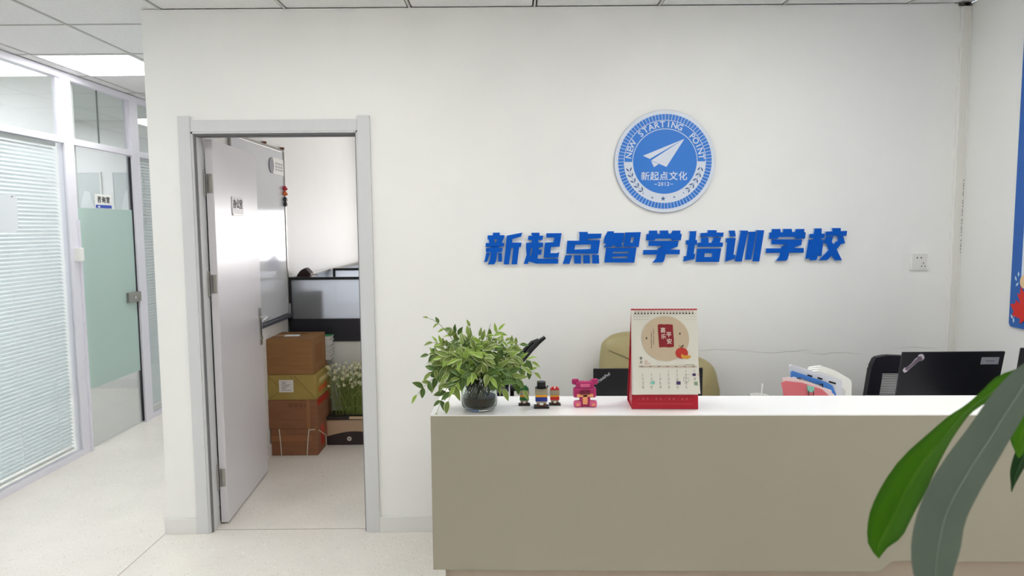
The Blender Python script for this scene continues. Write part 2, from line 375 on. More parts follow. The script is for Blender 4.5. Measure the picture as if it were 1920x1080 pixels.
# door_2: frameless glass door with frosted band
d2 = structE('door_2')
obj('glass_pane', B((XC-.030, 1.372, .012), (XC-.018, 2.066, 2.118)), GLASS, d2, label='clear door glass')
obj('frosted_film', B((XC-.0178, 1.374, .43), (XC-.0172, 2.064, 1.706)), FROST, d2, label='pale green frosted film across the middle')
obj('door_edge_seal', B((XC-.03, 2.066, .012), (XC-.014, 2.082, 2.118)), mat('seal_black', '23232B', .5), d2)
for s in (1,):
    lk = obj('patch_lock', B((XC-.045, 1.922, .985), (XC+.006, 2.066, 1.063), .006), STEEL, d2, label='square steel patch lock')
    obj('lock_cylinder', cyl(BM(), (XC+.006, 2.00, 1.022), .011, .006, 16, axis='x'), CHROME, lk)
    obj('strike_plate', B((XC-.005, 2.07, .985), (XC+.004, 2.10, 1.063), .003), STEEL, lk)
MS = frame((XC-.017, 1.683, 1.76), (0, 1, 0), (0, 0, 1))
sg = obj('room_sign', box(BM(), (-.10, -.05, 0), (.10, .05, .004), .001, MS), WHITE, d2, label='white door sign reading 咨询室 over a blue band')
obj('sign_band', box(BM(), (-.10, -.05, .004), (.10, -.027, .0045), 0, MS), mat('band_blue', '2E4FB5', .4), sg)
bm = BM(); text(bm, '咨询室', .05, MS @ Matrix.Translation((0, .008, .0042)), bold=.0008, spacing=1.2); obj('lettering', bm, INK, sg)
bm = BM(); prism(bm, [(-.075, -.046), (-.045, -.046), (-.055, -.032), (-.06, -.038), (-.066, -.031)], .0005, MS @ Matrix.Translation((0, 0, .0046))); obj('emblem', bm, WHITE, sg)
# rooms behind the glass
struct('wall_room_divider', B((-6.1, 1.414, 0), (XC-.06, 1.47, H)), WALL)
struct('wall_room_far', B((-6.1, 3.319, 0), (XC-.06, 3.38, H)), WALL)
baseb('baseboard_room', (-6.1, 3.305, 0), (XC-.06, 3.319, .085))
struct('wall_room_near', B((-6.1, -1.68, 0), (XC-.06, -1.62, H)), WALL)
bm = BM(); box(bm, (-6.1, YB, H), (XC-.05, YF, H+.03)); struct('ceiling_rooms', bm, mat('room_ceiling', 'E4E9E4', .8))
for (x, y) in ((-3.9, .55), (-5.0, .55), (-4.4, 2.4), (-3.9, 4.3), (-4.0, -.7)):
    t = thing('ceiling_light', 'square light panel in the ceiling of a room behind the glass', 'ceiling light', (x, y, H-.014), 0, 'panels in the rooms behind the glass')
    b = BM()
    for lo, hi in (((-.3, -.3, 0), (.3, -.285, .012)), ((-.3, .285, 0), (.3, .3, .012)), ((-.3, -.285, 0), (-.285, .285, .012)), ((.285, -.285, 0), (.3, .285, .012))): box(b, lo, hi)
    obj('frame', b, ALU, t); obj('diffuser', B((-.285, -.285, .003), (.285, .285, .008)), ROOMM, t)
for n, (x0, x1, lab) in enumerate(((-4.22, -3.93, 'pale framed poster behind the glass door, left one'), (-3.825, -3.53, 'pale framed poster behind the glass door, right one'))):
    t = thing('framed_poster', lab, 'poster', ((x0+x1)/2, 3.318, 1.56), 0); hw = (x1-x0)/2
    obj('sheet', B((-hw+.012, -.01, .012), (hw-.012, -.004, .54)), mat('poster_pale', 'CBD3D2', .4), t)
    b = BM()
    for lo, hi in (((-hw, -.016, 0), (hw, 0, .012)), ((-hw, -.016, .54), (hw, 0, .552)), ((-hw, -.016, .012), (-hw+.012, 0, .54)), ((hw-.012, -.016, .012), (hw, 0, .54))): box(b, lo, hi)
    obj('frame', b, WHITEP, t)
    b = BM(); prism(b, [(-.05, .12), (.06, .12), (.075, .2), (.04, .28), (.03, .36), (-.02, .37), (-.045, .3), (-.07, .2)], .001, Matrix.Translation((0, -.0112, 0)) @ Matrix.Rotation(PI/2, 4, 'X'))
    obj('printed_shape', b, mat('poster_print', 'E4EAE8', .5), t)
# small things on the partition
t = thing('switch_box', 'small white box fixed on the white mullion beside the glass door', 'box', (XC, 1.315, 1.34))
obj('housing', B((0, -.035, 0), (.03, .028, .09), .003), WHITEP, t); obj('cover_plate', B((.03, -.024, .004), (.034, .022, .086), .001), WHITEP, t)
ct = obj('cable_trunking', B((XC, 1.332, .0), (XC+.012, 1.352, 1.62), .002), ALU); tag(ct, 'thin white cable trunking running up the mullion beside the glass door', 'trunking')
t = thing('paper_holder', 'rounded white plastic holder hanging behind the left window pane', 'holder', (XC+.0, .66, 1.54))
pts = [(-.10, .03), (-.09, .0), (.07, 0), (.09, .02), (.10, .20), (.085, .225), (-.09, .225), (-.10, .21)]
obj('body', prism(BM(), pts, .006, frame((-.0, 0, 0), (0, 1, 0), (0, 0, 1))), mat('holder_white', 'E9EEF3', .35), t)
obj('hook', cyl(BM(), (.006, .055, .212), .005, .004, 12, axis='x'), STEEL, t)
# ---------------------------------------------------------------- wall sign, emblem, socket, trunking, poster
SIGN = [[[[(-88,1521),(-54,1521),(-54,1508),(-30,1508),(-35,1487),(-115,1488),(-113,1508),(-90,1508),(-87,1515)]],[[(-109,1488),(-83,1488),(-78,1470),(-106,1470)]],[[(-67,1488),(-38,1488),(-43,1470),(-74,1470)]],[[(-123,1471),(-32,1470),(-35,1452),(-57,1451),(-98,1451),(-125,1451)]],[[(-123,1445),(-98,1446),(-98,1454),(-61,1453),(-61,1446),(-40,1444),(-44,1425),(-67,1425),(-73,1381),(-82,1365),(-115,1365),(-104,1388),(-99,1425),(-123,1425)]],[[(-122,1421),(-103,1421),(-117,1379),(-134,1376),(-130,1385)]],[[(-62,1421),(-44,1420),(-44,1378),(-63,1378)]],[[(-19,1506),(57,1520),(50,1500),(8,1489),(7,1472),(53,1471),(49,1449),(41,1449),(30,1364),(3,1364),(12,1446),(2,1446),(-10,1364),(-36,1365)]]],[[[(102,1519),(141,1519),(141,1504),(160,1504),(156,1483),(136,1483),(135,1471),(159,1470),(158,1449),(137,1445),(137,1436),(153,1436),(149,1411),(132,1410),(132,1391),(234,1390),(232,1366),(124,1367),(87,1378),(84,1366),(63,1366),(77,1412),(74,1445),(74,1452),(75,1470),(103,1471),(104,1483),(84,1484),(86,1504),(106,1504),(101,1515)],[(100,1443),(106,1443),(99,1406),(94,1408)]],[[(175,1516),(250,1516),(240,1450),(198,1448),(194,1418),(227,1418),(238,1423),(233,1395),(161,1396),(168,1470),(210,1472),(214,1494),(174,1495)]]],[[[(334,1521),(378,1521),(378,1512),(446,1512),(443,1489),(376,1486),(374,1480),(439,1480),(430,1413),(272,1415),(278,1479),(337,1478),(338,1513)],[(317,1458),(395,1459),(393,1437),(313,1435)]],[[(269,1407),(302,1407),(289,1365),(255,1365)]],[[(310,1407),(346,1407),(345,1365),(312,1366)]],[[(356,1407),(388,1407),(390,1366),(357,1366)]],[[(400,1408),(433,1407),(435,1365),(401,1365)]]],[[[(476,1523),(507,1523),(506,1515),(558,1515),(552,1466),(543,1465),(550,1449),(546,1445),(517,1445),(506,1456),(495,1445),(456,1445),(469,1462),(456,1466),(461,1494)]],[[(563,1517),(639,1518),(629,1445),(554,1446)],[(592,1493),(606,1493),(601,1466),(588,1467)]],[[(468,1441),(618,1441),(608,1368),(460,1370)],[(502,1422),(581,1422),(579,1414),(501,1414)],[(500,1398),(576,1399),(574,1390),(499,1390)]]],[[[(680,1525),(719,1525),(720,1508),(734,1508),(733,1525),(773,1525),(775,1509),(788,1509),(795,1524),(833,1524),(833,1508),(840,1507),(836,1476),(794,1476),(788,1485),(710,1485),(708,1477),(665,1477),(668,1508),(678,1508)]],[[(678,1474),(824,1473),(820,1445),(787,1434),(788,1430),(832,1430),(831,1407),(762,1408),(756,1379),(747,1368),(699,1368),(715,1388),(720,1407),(651,1407),(652,1430),(722,1430),(727,1439),(751,1448),(677,1450)]]],[[[(877,1520),(912,1521),(908,1477),(916,1476),(915,1454),(905,1453),(900,1409),(907,1409),(904,1383),(850,1372),(853,1397),(865,1399),(871,1454),(861,1455),(863,1476),(876,1477),(880,1513)]],[[(969,1525),(1011,1524),(1011,1513),(1046,1512),(1043,1491),(932,1493),(933,1511),(967,1512)]],[[(936,1489),(971,1488),(973,1463),(988,1463),(998,1488),(1034,1488),(1028,1464),(1044,1463),(1042,1442),(919,1443),(920,1463),(936,1464)]],[[(917,1434),(1035,1434),(1026,1368),(911,1369)],[(954,1412),(992,1411),(990,1393),(953,1393)]]],[[[(1072,1522),(1101,1522),(1106,1492),(1078,1492)]],[[(1060,1485),(1106,1485),(1096,1403),(1105,1403),(1105,1383),(1056,1369),(1064,1464),(1058,1464)]],[[(1126,1522),(1166,1521),(1138,1369),(1105,1370),(1130,1516)]],[[(1166,1515),(1206,1516),(1184,1378),(1154,1378),(1170,1507)]],[[(1205,1523),(1245,1522),(1224,1369),(1191,1370),(1210,1517)]]],[[[(1284,1528),(1324,1528),(1326,1511),(1339,1511),(1339,1528),(1379,1528),(1383,1512),(1396,1512),(1402,1527),(1442,1527),(1442,1511),(1449,1510),(1446,1479),(1402,1479),(1396,1488),(1315,1488),(1314,1480),(1269,1480),(1272,1511),(1282,1511)]],[[(1283,1477),(1433,1475),(1429,1448),(1396,1437),(1397,1433),(1442,1433),(1442,1410),(1370,1410),(1365,1382),(1355,1371),(1306,1371),(1322,1391),(1327,1410),(1256,1410),(1257,1433),(1329,1433),(1334,1442),(1359,1451),(1282,1453)]]],[[[(1490,1529),(1527,1529),(1527,1503),(1543,1503),(1541,1481),(1524,1480),(1524,1474),(1538,1474),(1530,1393),(1517,1393),(1515,1406),(1506,1372),(1473,1372),(1471,1382),(1452,1379),(1465,1474),(1487,1475),(1487,1482),(1467,1484),(1470,1502),(1489,1502),(1493,1524)]],[[(1579,1530),(1621,1530),(1621,1515),(1652,1516),(1650,1491),(1547,1492),(1548,1513),(1581,1514)]],[[(1553,1490),(1586,1489),(1578,1463),(1588,1450),(1600,1463),(1610,1468),(1606,1489),(1634,1490),(1645,1454),(1625,1451),(1604,1425),(1632,1371),(1597,1371),(1580,1394),(1559,1372),(1519,1372),(1564,1422),(1553,1452),(1537,1460)]]]]
LAB = [('新', 'leftmost, the one with three fine legs at its lower left'), ('起', 'second from the left, between 新 and 点'), ('点', 'third from the left, over four short feet'), ('智', 'fourth from the left, between 点 and 学'),
       ('学', 'fifth from the left, between 智 and 培'), ('培', 'just right of the first 学'), ('训', 'three slanting strokes, between 培 and 学'), ('学', 'second from the right, between 训 and 校'), ('校', 'the rightmost one')]
for (ch, where), polys in zip(LAB, SIGN):
    xs_ = [p[0] for q in polys for p in q[0]]; cx = (min(xs_)+max(xs_))/2000; zb = min(p[1] for q in polys for p in q[0])/1000
    t = thing('sign_letter', 'raised blue character %s, %s' % (ch, where), 'letter', (cx, 0, zb), 0, 'blue characters of the wall sign')
    Mf = frame((-0, -.016, 0), (1, 0, 0), (0, 0, 1)); Ms = frame((0, 0, 0), (1, 0, 0), (0, 0, 1))
    bf, bs = BM(), BM()
    for q in polys:
        r = [[(p[0]/1000-cx, p[1]/1000-zb) for p in ring] for ring in q]
        prism(bf, r[0], .003, Mf, r[1:]); prism(bs, r[0], .016, Ms, r[1:])
    obj('face', bf, SIGNB, t); obj('acrylic_body', bs, SIGNS, t)
# round emblem
EC = Vector((.754, 0, 1.859)); R0 = .2465
t = thing('round_emblem', 'round blue and silver emblem with a paper plane above the blue characters', 'emblem', EC)
bm = BM(); cyl(bm, (0, -.012, 0), R0, .012, 96, axis='y'); obj('backing_disc', bm, mat('emblem_edge', '9AA3B4', .35), t)
ME = frame((0, -.012, 0), (1, 0, 0), (0, 0, 1))
def ring(bm, r0, r1, a0, a1, z0, z1, n=64, M=ME):
    vs = []
    for k in range(n+1):
        a = a0+(a1-a0)*k/n; c, s = math.cos(a), math.sin(a)
        vs.append([bm.verts.new(M @ Vector((r*c, r*s, z))) for r, z in ((r0, z0), (r0, z1), (r1, z1), (r1, z0))])
    for a, b in zip(vs, vs[1:]):
        for i in range(4): bm.faces.new((a[i], a[(i+1) % 4], b[(i+1) % 4], b[i]))
    if abs(a1-a0) < 2*PI-.01: bm.faces.new(vs[0]); bm.faces.new(vs[-1][::-1])
    bmesh.ops.recalc_face_normals(bm, faces=bm.faces[:]); return bm
bm = BM(); cyl(bm, (0, -.0145, 0), R0-.001, .0025, 96, axis='y'); obj('silver_face', bm, LOGOW, t)
s_ = R0/466            # trace units of the emblem
bm = BM(); N = 84
for k in range(N):
    a = 2*PI*k/N; ring(bm, 378*s_, 431*s_, a+.006, a+2*PI/N-.006, .0025, .0034, 2)
obj('tick_segments', bm, BLUEP, t)
bm = ring(BM(), 301*s_, 372*s_, 0, PI, .0025, .0034); obj('name_band', bm, BLUEP, t)
bm = BM(); cyl(bm, (0, -.0154, 0), 294*s_, .001, 80, axis='y'); obj('centre_disc', bm, BLUEP, t)
def arc_text(bm, s, rad, amid, step, size):
    n = len(s)
    for i, ch in enumerate(s):
        if ch == ' ': continue
        a = amid-(i-(n-1)/2)*step
        M = ME @ Matrix.Rotation(a-PI/2, 4, 'Z') @ Matrix.Translation((0, rad, .0034)); text(bm, ch, size, M, .0003, .0006)
for wd, am, stp in (('NEW', 161, .155), ('STARTING', 99, .162), ('POINT', 25, .155)):
    bm = BM(); arc_text(bm, wd, 336*s_, math.radians(am), stp, .041); obj('band_lettering', bm, LOGOW, t)
bm = BM(); u_ = lambda x, y: ((x-570)*s_, -(y-560)*s_)
for poly in ([(747, 354), (368, 505), (430, 534)], [(747, 354), (443, 548), (584, 608)], [(441, 553), (512, 580), (470, 610)]): prism(bm, [u_(*p) for p in poly], .0006, ME @ Matrix.Translation((0, 0, .0034)))
obj('paper_plane', bm, LOGOW, t)
bm = BM()
for ch, x in zip('新起点文化', (390, 475, 562, 650, 737)): text(bm, ch, 84*s_, ME @ Matrix.Translation((*u_(x, 697), .0034)), .0003, .0005 if ch != '新' else .0003)
text(bm, '2012', 48*s_, ME @ Matrix.Translation((*u_(560, 766), .0034)), .0003, .0003, spacing=1.15)
for x in (487, 633): prism(bm, [u_(x-14, 763), u_(x+14, 763), u_(x+14, 768), u_(x-14, 768)], .0005, ME @ Matrix.Translation((0, 0, .0034)))
obj('centre_lettering', bm, LOGOW, t)
bm = BM()
def star(bm, x, y, r):
    prism(bm, [(u_(x, y)[0]+(r if k % 2 == 0 else r*.42)*s_*math.sin(k*PI/5), u_(x, y)[1]+(r if k % 2 == 0 else r*.42)*s_*math.cos(k*PI/5)) for k in range(10)], .0008, ME @ Matrix.Translation((0, 0, .0026)))
for x, y, r in ((557, 898, 24), (456, 888, 12), (660, 885, 12), (372, 850, 8), (746, 846, 8)): star(bm, x, y, r)
for s in (-1, 1):      # laurel branches
    for k in range(5):
        for q in (-1, 1):
            a = math.radians(270 + s*(78-k*9.5)); rr = 336; cx, cy = rr*math.cos(a), rr*math.sin(a); ang = a+s*PI/2*1 + q*.55
            L, Wd = 21, 6.5; c2 = Vector((cx+q*15*math.cos(a), cy+q*15*math.sin(a))); dv = Vector((math.cos(ang), math.sin(ang))); nv = Vector((-dv.y, dv.x))
            poly = [c2-dv*L, c2-dv*L*.3+nv*Wd, c2+dv*L*.5+nv*Wd*.8, c2+dv*L, c2+dv*L*.5-nv*Wd*.8, c2-dv*L*.3-nv*Wd]
            prism(bm, [(p.x*s_, p.y*s_) for p in poly], .0006, ME @ Matrix.Translation((0, 0, .0026)))
    tip = []
    for k in range(9): a = math.radians(270+s*(36+k*5)); tip.append((336*s_*math.cos(a), 336*s_*math.sin(a)))
    for p, q in zip(tip, tip[1:]):
        d_ = Vector((q[0]-p[0], q[1]-p[1])).normalized()*.0006; prism(bm, [(p[0]-d_.y, p[1]+d_.x), (q[0]-d_.y, q[1]+d_.x), (q[0]+d_.y, q[1]-d_.x), (p[0]+d_.y, p[1]-d_.x)], .0005, ME @ Matrix.Translation((0, 0, .0026)))
obj('laurels_and_stars', bm, mat('emblem_dark', '3A5F94', .5), t)['kind'] = 'stuff'
# socket
t = thing('wall_socket', 'white square five-hole wall socket on the sign wall', 'socket', (2.019, 0, 1.318))
obj('cover_plate', B((-.044, -.012, 0), (.044, 0, .088), .004), WHITEP, t)
obj('inner_panel', B((-.036, -.0135, .006), (.036, -.011, .082), .002), mat('socket_panel', 'E6E5E1', .35), t)
bm = BM()
for x in (-.013, .006): cyl(bm, (x, -.0142, .062), .0034, .001, 12, axis='y')
for x, z, a in ((.018, .035, 0), (.010, .02, .5), (.026, .02, -.5)): box(bm, (-.0014, -.0005, -.0045), (.0014, .0006, .0045), 0, Matrix.Translation((x, -.0138, z)) @ Matrix.Rotation(a, 4, 'Y'))
obj('pin_holes', bm, BLACK, t)
t = thing('corner_trunking', 'white cable trunking running up the right corner of the sign wall', 'trunking', (2.19, 0, .083))
obj('base_channel', B((-.02, -.018, 0), (.028, 0, H-.1), .002), WHITEP, t); obj('snap_cover', B((-.016, -.022, 0), (.018, -.017, H-.1), .003), mat('trunk_cover', 'E4E3DE', .4), t)
bm = BM()
for k in range(26):
    if k % 7 != 5: box(bm, (.0225, -.0188, 1.32+k*.014), (.0255, -.0178, 1.32+k*.014+.006+.003*(k % 3)))
obj('printed_marks', bm, mat('print_grey', '8C8A86', .6), t)
obj('end_bracket', B((-.012, -.02, H-.1), (.012, -.002, H-.085)), mat('bracket', '55524C', .5), t)
obj('end_bracket', B((-.03, -.02, H-.096), (.02, -.004, H-.083)), MC['bracket'], t)
t = thing('wall_poster', 'tall blue board with a red maple leaf hanging on the right wall', 'poster', (XR, -.38, 1.09))
MP = frame((-.004, 0, 0), (0, -1, 0), (0, 0, 1))      # x towards the camera, y up, z out of the wall
rr = .02; PWd, PHt = 1.0, 1.42
pts = [(0, PHt), (0, rr)] + [(rr-rr*math.cos(a), rr-rr*math.sin(a)) for a in (PI/8, PI/4, 3*PI/8)] + [(rr, 0), (PWd, 0), (PWd, PHt)]
obj('board', prism(BM(), pts, .004, MP), mat('poster_blue', '1E62B8', .35), t)
obj('white_panel', prism(BM(), [(.062, .20), (PWd-.06, .20), (PWd-.06, PHt-.2), (.062, PHt-.2)], .001, MP @ Matrix.Translation((0, 0, .004))), mat('poster_white', 'DFE9F2', .4), t)
leaf = [(0, -.09), (.008, -.05), (.05, -.062), (.042, -.04), (.085, -.015), (.07, 0), (.082, .035), (.05, .03), (.045, .045), (.02, .02), (.028, .07), (.012, .062), (0, .095), (-.012, .062), (-.028, .07), (-.02, .02), (-.045, .045), (-.05, .03), (-.082, .035), (-.07, 0), (-.085, -.015), (-.042, -.04), (-.05, -.062), (-.008, -.05)]
obj('maple_leaf', prism(BM(), leaf, .001, MP @ Matrix.Translation((.095, .095, .005)) @ Matrix.Rotation(.35, 4, 'Z')), mat('maple_red', 'E0281E', .5), t, label='red maple leaf')
bm = BM()
for x, y, a in ((.018, .045, .6), (.03, .03, 0), (.035, .055, -.5), (.03, .215, .4), (.045, .235, 0), (.04, .19, -.7)):
    prism(bm, [(0, -.012), (.005, 0), (0, .012), (-.005, 0)], .0008, MP @ Matrix.Translation((x, y, .0042)) @ Matrix.Rotation(a, 4, 'Z'))
obj('petal_marks', bm, mat('petal', 'CFE6F5', .5), t)
obj('round_motif', prism(BM(), [(.085+.028*math.cos(k*PI/8), .205+.03*math.sin(k*PI/8)) for k in range(16)], .001, MP @ Matrix.Translation((0, 0, .0052))), mat('motif_peach', 'F0D0A0', .5), t)

# ---------------------------------------------------------------- reception desk
DZ = 1.05; RZ = -.027
D = thing('reception_desk', 'long white reception desk with a raised ledge in front of the sign wall', 'desk', (-.218, -1.628, 0), RZ)
L = 2.36; LD = .205
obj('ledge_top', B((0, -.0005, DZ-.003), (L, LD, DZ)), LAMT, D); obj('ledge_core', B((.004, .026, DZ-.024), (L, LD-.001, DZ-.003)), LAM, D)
obj('end_ledge', B((0, LD, DZ-.024), (.062, LD+.12, DZ), .002), LAMT, D)
bm = BM(); prism(bm, [(0.0005, .622), (1.195, .622), (1.228, .652), (L, .652), (L, DZ-.003), (0.0005, DZ-.003)], .025, frame((0, .025, 0), (1, 0, 0), (0, 0, 1)))
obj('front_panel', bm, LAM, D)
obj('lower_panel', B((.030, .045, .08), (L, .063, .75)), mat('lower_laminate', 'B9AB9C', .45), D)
obj('end_panel', B((.008, .03, 0), (.030, .75, .80)), WHITEP, D)
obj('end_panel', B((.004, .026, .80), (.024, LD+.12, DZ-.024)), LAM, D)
obj('plinth', B((.030, .07, 0), (L, .09, .08)), mat('plinth', '8E8A84', .5), D)
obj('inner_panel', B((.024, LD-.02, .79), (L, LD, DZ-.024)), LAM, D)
obj('worktop', B((.030, LD, .765), (L, 1.235, .79), .002), LAMT, D)
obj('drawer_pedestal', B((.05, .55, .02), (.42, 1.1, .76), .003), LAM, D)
WZ = .79
def desk(x, y): return Matrix.Translation((-.218, -1.628, 0)) @ Matrix.Rotation(RZ, 4, 'Z') @ Vector((x, y, 0))

# laptops
def laptop(name, label, xl, y0, width, length, tilt, rz, zt=WZ):
    """lid seen from behind: xl,y0 = left end of the hinge line"""
    t = thing(name, label, 'laptop', (xl+width/2, y0, zt), rz)
    h = width/2; D_ = min(length*.98, .23)
    obj('base', B((-h, .004, .002), (h, D_, .018), .003), BLACK, t)
    obj('keyboard', B((-h+.02, .03, .018), (h-.02, D_*.58, .0195)), INK, t)
    MLd = Matrix.Translation((0, 0, .012)) @ Matrix.Rotation(tilt, 4, 'X')
    obj('lid', box(BM(), (-h, -.006, 0), (h, .002, length), .0028, MLd), mat('laptop_lid', '15151C', .38), t)
    obj('screen', box(BM(), (-h+.012, .002, .015), (h-.012, .0028, length-.012), 0, MLd), mat('screen', '15181C', .1), t)
    obj('hinge_bar', box(BM(), (-h*.7, -.004, -.006), (h*.7, .008, .006), .001, MLd), BLACK, t)
    return t, MLd @ frame((0, -.0062, 0), (1, 0, 0), (0, 0, 1))
lt, ML_ = laptop('laptop', 'black laptop lid behind the desk calendar, silver lettering in its corner', .297, -.93, .40, .228, .03, 0)
bm = BM(); text(bm, 'ThinkPad', .0150, ML_ @ Matrix.Translation((-.163, .194, 0)) @ Matrix.Rotation(.62, 4, 'Z'), .0003, .0004); obj('logo_lettering', bm, mat('silver_print', 'C9CCD4', .3, .6), lt)
lt, ML_ = laptop('laptop', 'black laptop with a bone-shaped sticker on its lid, right end of the desk', 1.530, -.70, .403, .25, .20, 0)
st = [(-.045, -.03), (-.036, -.04), (-.026, -.036), (-.02, -.028), (.004, -.004), (.02, .012), (.034, .014), (.042, .024), (.038, .036), (.028, .044), (.014, .04), (.012, .03), (.002, .022), (-.012, 0), (-.028, -.016), (-.04, -.018)]
bm = prism(BM(), [(x*.9, y*.95) for x, y in st], .0004, ML_ @ Matrix.Translation((-.150, .202, 0))); obj('sticker_border', bm, mat('st_w', 'C9BFC8', .5), lt)
bm = prism(BM(), [(x*.72, y*.72) for x, y in st], .0004, ML_ @ Matrix.Translation((-.150, .202, .0004))); obj('bone_sticker', bm, mat('st_b', '6D5F70', .5), lt)
obj('name_sticker', box(BM(), (.112, .197, 0), (.182, .227, .0005), .0002, ML_), mat('st_g', '9FA0AA', .5), lt)
bm = BM()
pp = [(.13+.0035*k, .212+.004*math.sin(k*2.3)*(1-.06*k), .0009) for k in range(11)]; tube(bm, [ML_ @ Vector(p) for p in pp], .0006, 5); obj('handwriting', bm, INK, lt)
lt, ML_ = laptop('laptop', 'black laptop cut off by the right edge of the view', 1.772, -1.005, .36, .315, .14, -.0)

# tumbler with straw, files
t = thing('tumbler', 'white tumbler with a straw, only its rim showing above the ledge', 'cup', (.846, -1.10, WZ))
obj('cup', lathe(BM(), [(0, 0), (.024, 0), (.027, .004), (.031, .165), (.033, .175), (.031, .177), (.029, .165), (.025, .01), (0, .01)], 28), mat('cup_white', 'E9E9E6', .3), t, smooth=True)
bm = BM(); lathe(bm, [(.0315, .172), (.0335, .172), (.034, .177), (.0315, .177)], 28); obj('steel_rim', bm, STEEL, t, smooth=True)
obj('straw', tube(BM(), [(.0, 0, .012), (.012, 0, .215)], .003, 8), WHITE, t)
def sheetthing(name, label, cat, pts, y, th, m, lean=0.0, group=None, extra=None):
    x0 = min(p[0] for p in pts); M = frame((0, 0, 0), (1, 0, 0), (0, math.sin(lean), math.cos(lean)))
    t = thing(name, label, cat, (x0, y, WZ), 0, group)
    obj('body' if name != 'document' else 'sheets', prism(BM(), [(p[0]-x0, p[1]) for p in pts], th, M), m, t)
    return t, x0, M
def hz(z): return z-WZ
g = 'folders and papers standing in the desk organiser'
t, x0, M = sheetthing('pink_folder', 'pink plastic folder at the front of the standing papers', 'folder', [(.985, hz(.797)), (.935, hz(1.0)), (.952, hz(1.006)), (1.01, hz(.999)), (1.078, hz(.976)), (1.115, hz(.942)), (1.13, hz(.797))], -1.062, .004, mat('pink_pl', 'E07882', .35), 0, g)
obj('inner_sheet', prism(BM(), [(.012, .05), (.006, hz(1.017)), (.03, hz(1.02)), (.10, hz(1.0)), (.165, hz(.975)), (.19, hz(.955)), (.19, .05)], .001, M @ Matrix.Translation((0, 0, -.003))), mat('pinkish', 'F4E3E6', .6), t)
t, x0, M = sheetthing('clipboard', 'blue clipboard with clipped papers behind the pink folder', 'clipboard', [(.985, .012), (.975, hz(1.035)), (.982, hz(1.038)), (1.10, hz(.997)), (1.122, hz(.985)), (1.135, hz(.955)), (1.142, .012)], -1.046, .003, mat('clip_blue', '4B86DA', .4), 0, g)
obj('paper', prism(BM(), [(.0, .03), (-.004, hz(1.012)), (.01, hz(1.018)), (.143, hz(.969)), (.15, .03)], .0015, M @ Matrix.Translation((0, 0, .0035))), WHITE, t)
obj('paper', prism(BM(), [(.0, .03), (-.010, hz(1.004)), (.0, hz(1.008)), (.148, hz(.955)), (.15, .03)], .0015, M @ Matrix.Translation((0, 0, .0055))), WHITE, t)
bm = BM(); tube(bm, [M @ Vector((.028, hz(1.012), .009)), M @ Vector((.068, hz(.996), .010)), M @ Vector((.104, hz(.984), .009))], .0035, 8); obj('clip_bar', bm, STEEL, t, smooth=True)
for x, z in ((.024, 1.008), (.103, .986)):
    bm = BM(); tube(bm, [M @ Vector((x-.004, hz(z)-.012, .009)), M @ Vector((x-.003, hz(z)+.006, .011)), M @ Vector((x+.005, hz(z)+.007, .011)), M @ Vector((x+.007, hz(z)-.011, .009))], .0022, 6); obj('clip_corner', bm, BLACK, t)
tb = thing('binder_clip', 'mint green binder clip biting the pink folder', 'clip', (1.036, -1.072, .985))
obj('body', prism(BM(), [(-.013, .006), (.012, .0), (.010, -.018), (-.008, -.016)], .010, frame((0, 0.008, 0), (1, 0, 0), (0, 0, 1))), mat('mint', '8FD3C0', .35), tb)
for s in (-1, 1): obj('wire_arm', tube(BM(), [(s*.008, -.002, -.012), (s*.009, -.005, -.026), (s*.003, -.005, -.03)], .0014, 6), BLACK, tb)
t, x0, M = sheetthing('file_box', 'large white file board with four dark slots behind the clipboard', 'folder', [(.980, .008), (.974, hz(1.054)), (.98, hz(1.058)), (1.0, hz(1.052)), (1.155, hz(1.003)), (1.160, hz(.995)), (1.165, .008)], -1.032, .006, mat('file_white', 'DFE2EA', .45), 0, g)
bm = BM()
for x, z in ((.072, 1.018), (.108, 1.008), (.152, .993)): box(bm, (-.009 if x != .152 else -.013, -.003, 0), (.009 if x != .152 else .013, .003, .0006), 0, M @ Matrix.Translation((x, hz(z), .006)) @ Matrix.Rotation(-.3, 4, 'Z'))
obj('slots', bm, INK, t)
for k, (lab) in enumerate(('white paper bundle standing behind the white file board, front one', 'white paper bundle in the middle of the three behind the file board', 'rearmost white paper bundle, standing highest behind the file board')):
    o_ = .012*k; x1 = 1.185+.014*k
    t, x0, M = sheetthing('document', lab, 'papers', [(1.02, .006), (1.055+o_*.5, hz(1.028+.004*k)), (1.085+o_, hz(1.032+.005*k)), (1.14+o_, hz(1.015+.004*k)), (x1+.004, hz(.985+.003*k)), (x1+.008, hz(.975)), (x1+.01, .006)], -1.006+.017*k, .012, WHITE, 0, g)
    bm = BM()
    for q in range(6): prism(bm, [(x1-x0-.03+.005*q, .01), (x1-x0-.03+.005*q, hz(.978-.003*q)), (x1-x0-.0285+.005*q, hz(.978-.003*q)), (x1-x0-.0285+.005*q, .01)], .0006, M @ Matrix.Translation((0, 0, .0122)))
    obj('page_edges', bm, mat('page_edge', 'B9BABD', .7), t)
t = thing('file_holder', 'grey desk organiser holding the folders, hidden below the ledge', 'organiser', (1.08, -1.02, WZ))
obj('tray', B((-.13, -.055, .0), (.13, .068, .005)), mat('org_grey', '8A8D92', .4), t); obj('side_wall', B((-.132, -.055, 0), (-.128, .068, .10)), MC['org_grey'], t); obj('side_wall', B((.14, -.055, 0), (.144, .068, .10)), MC['org_grey'], t)
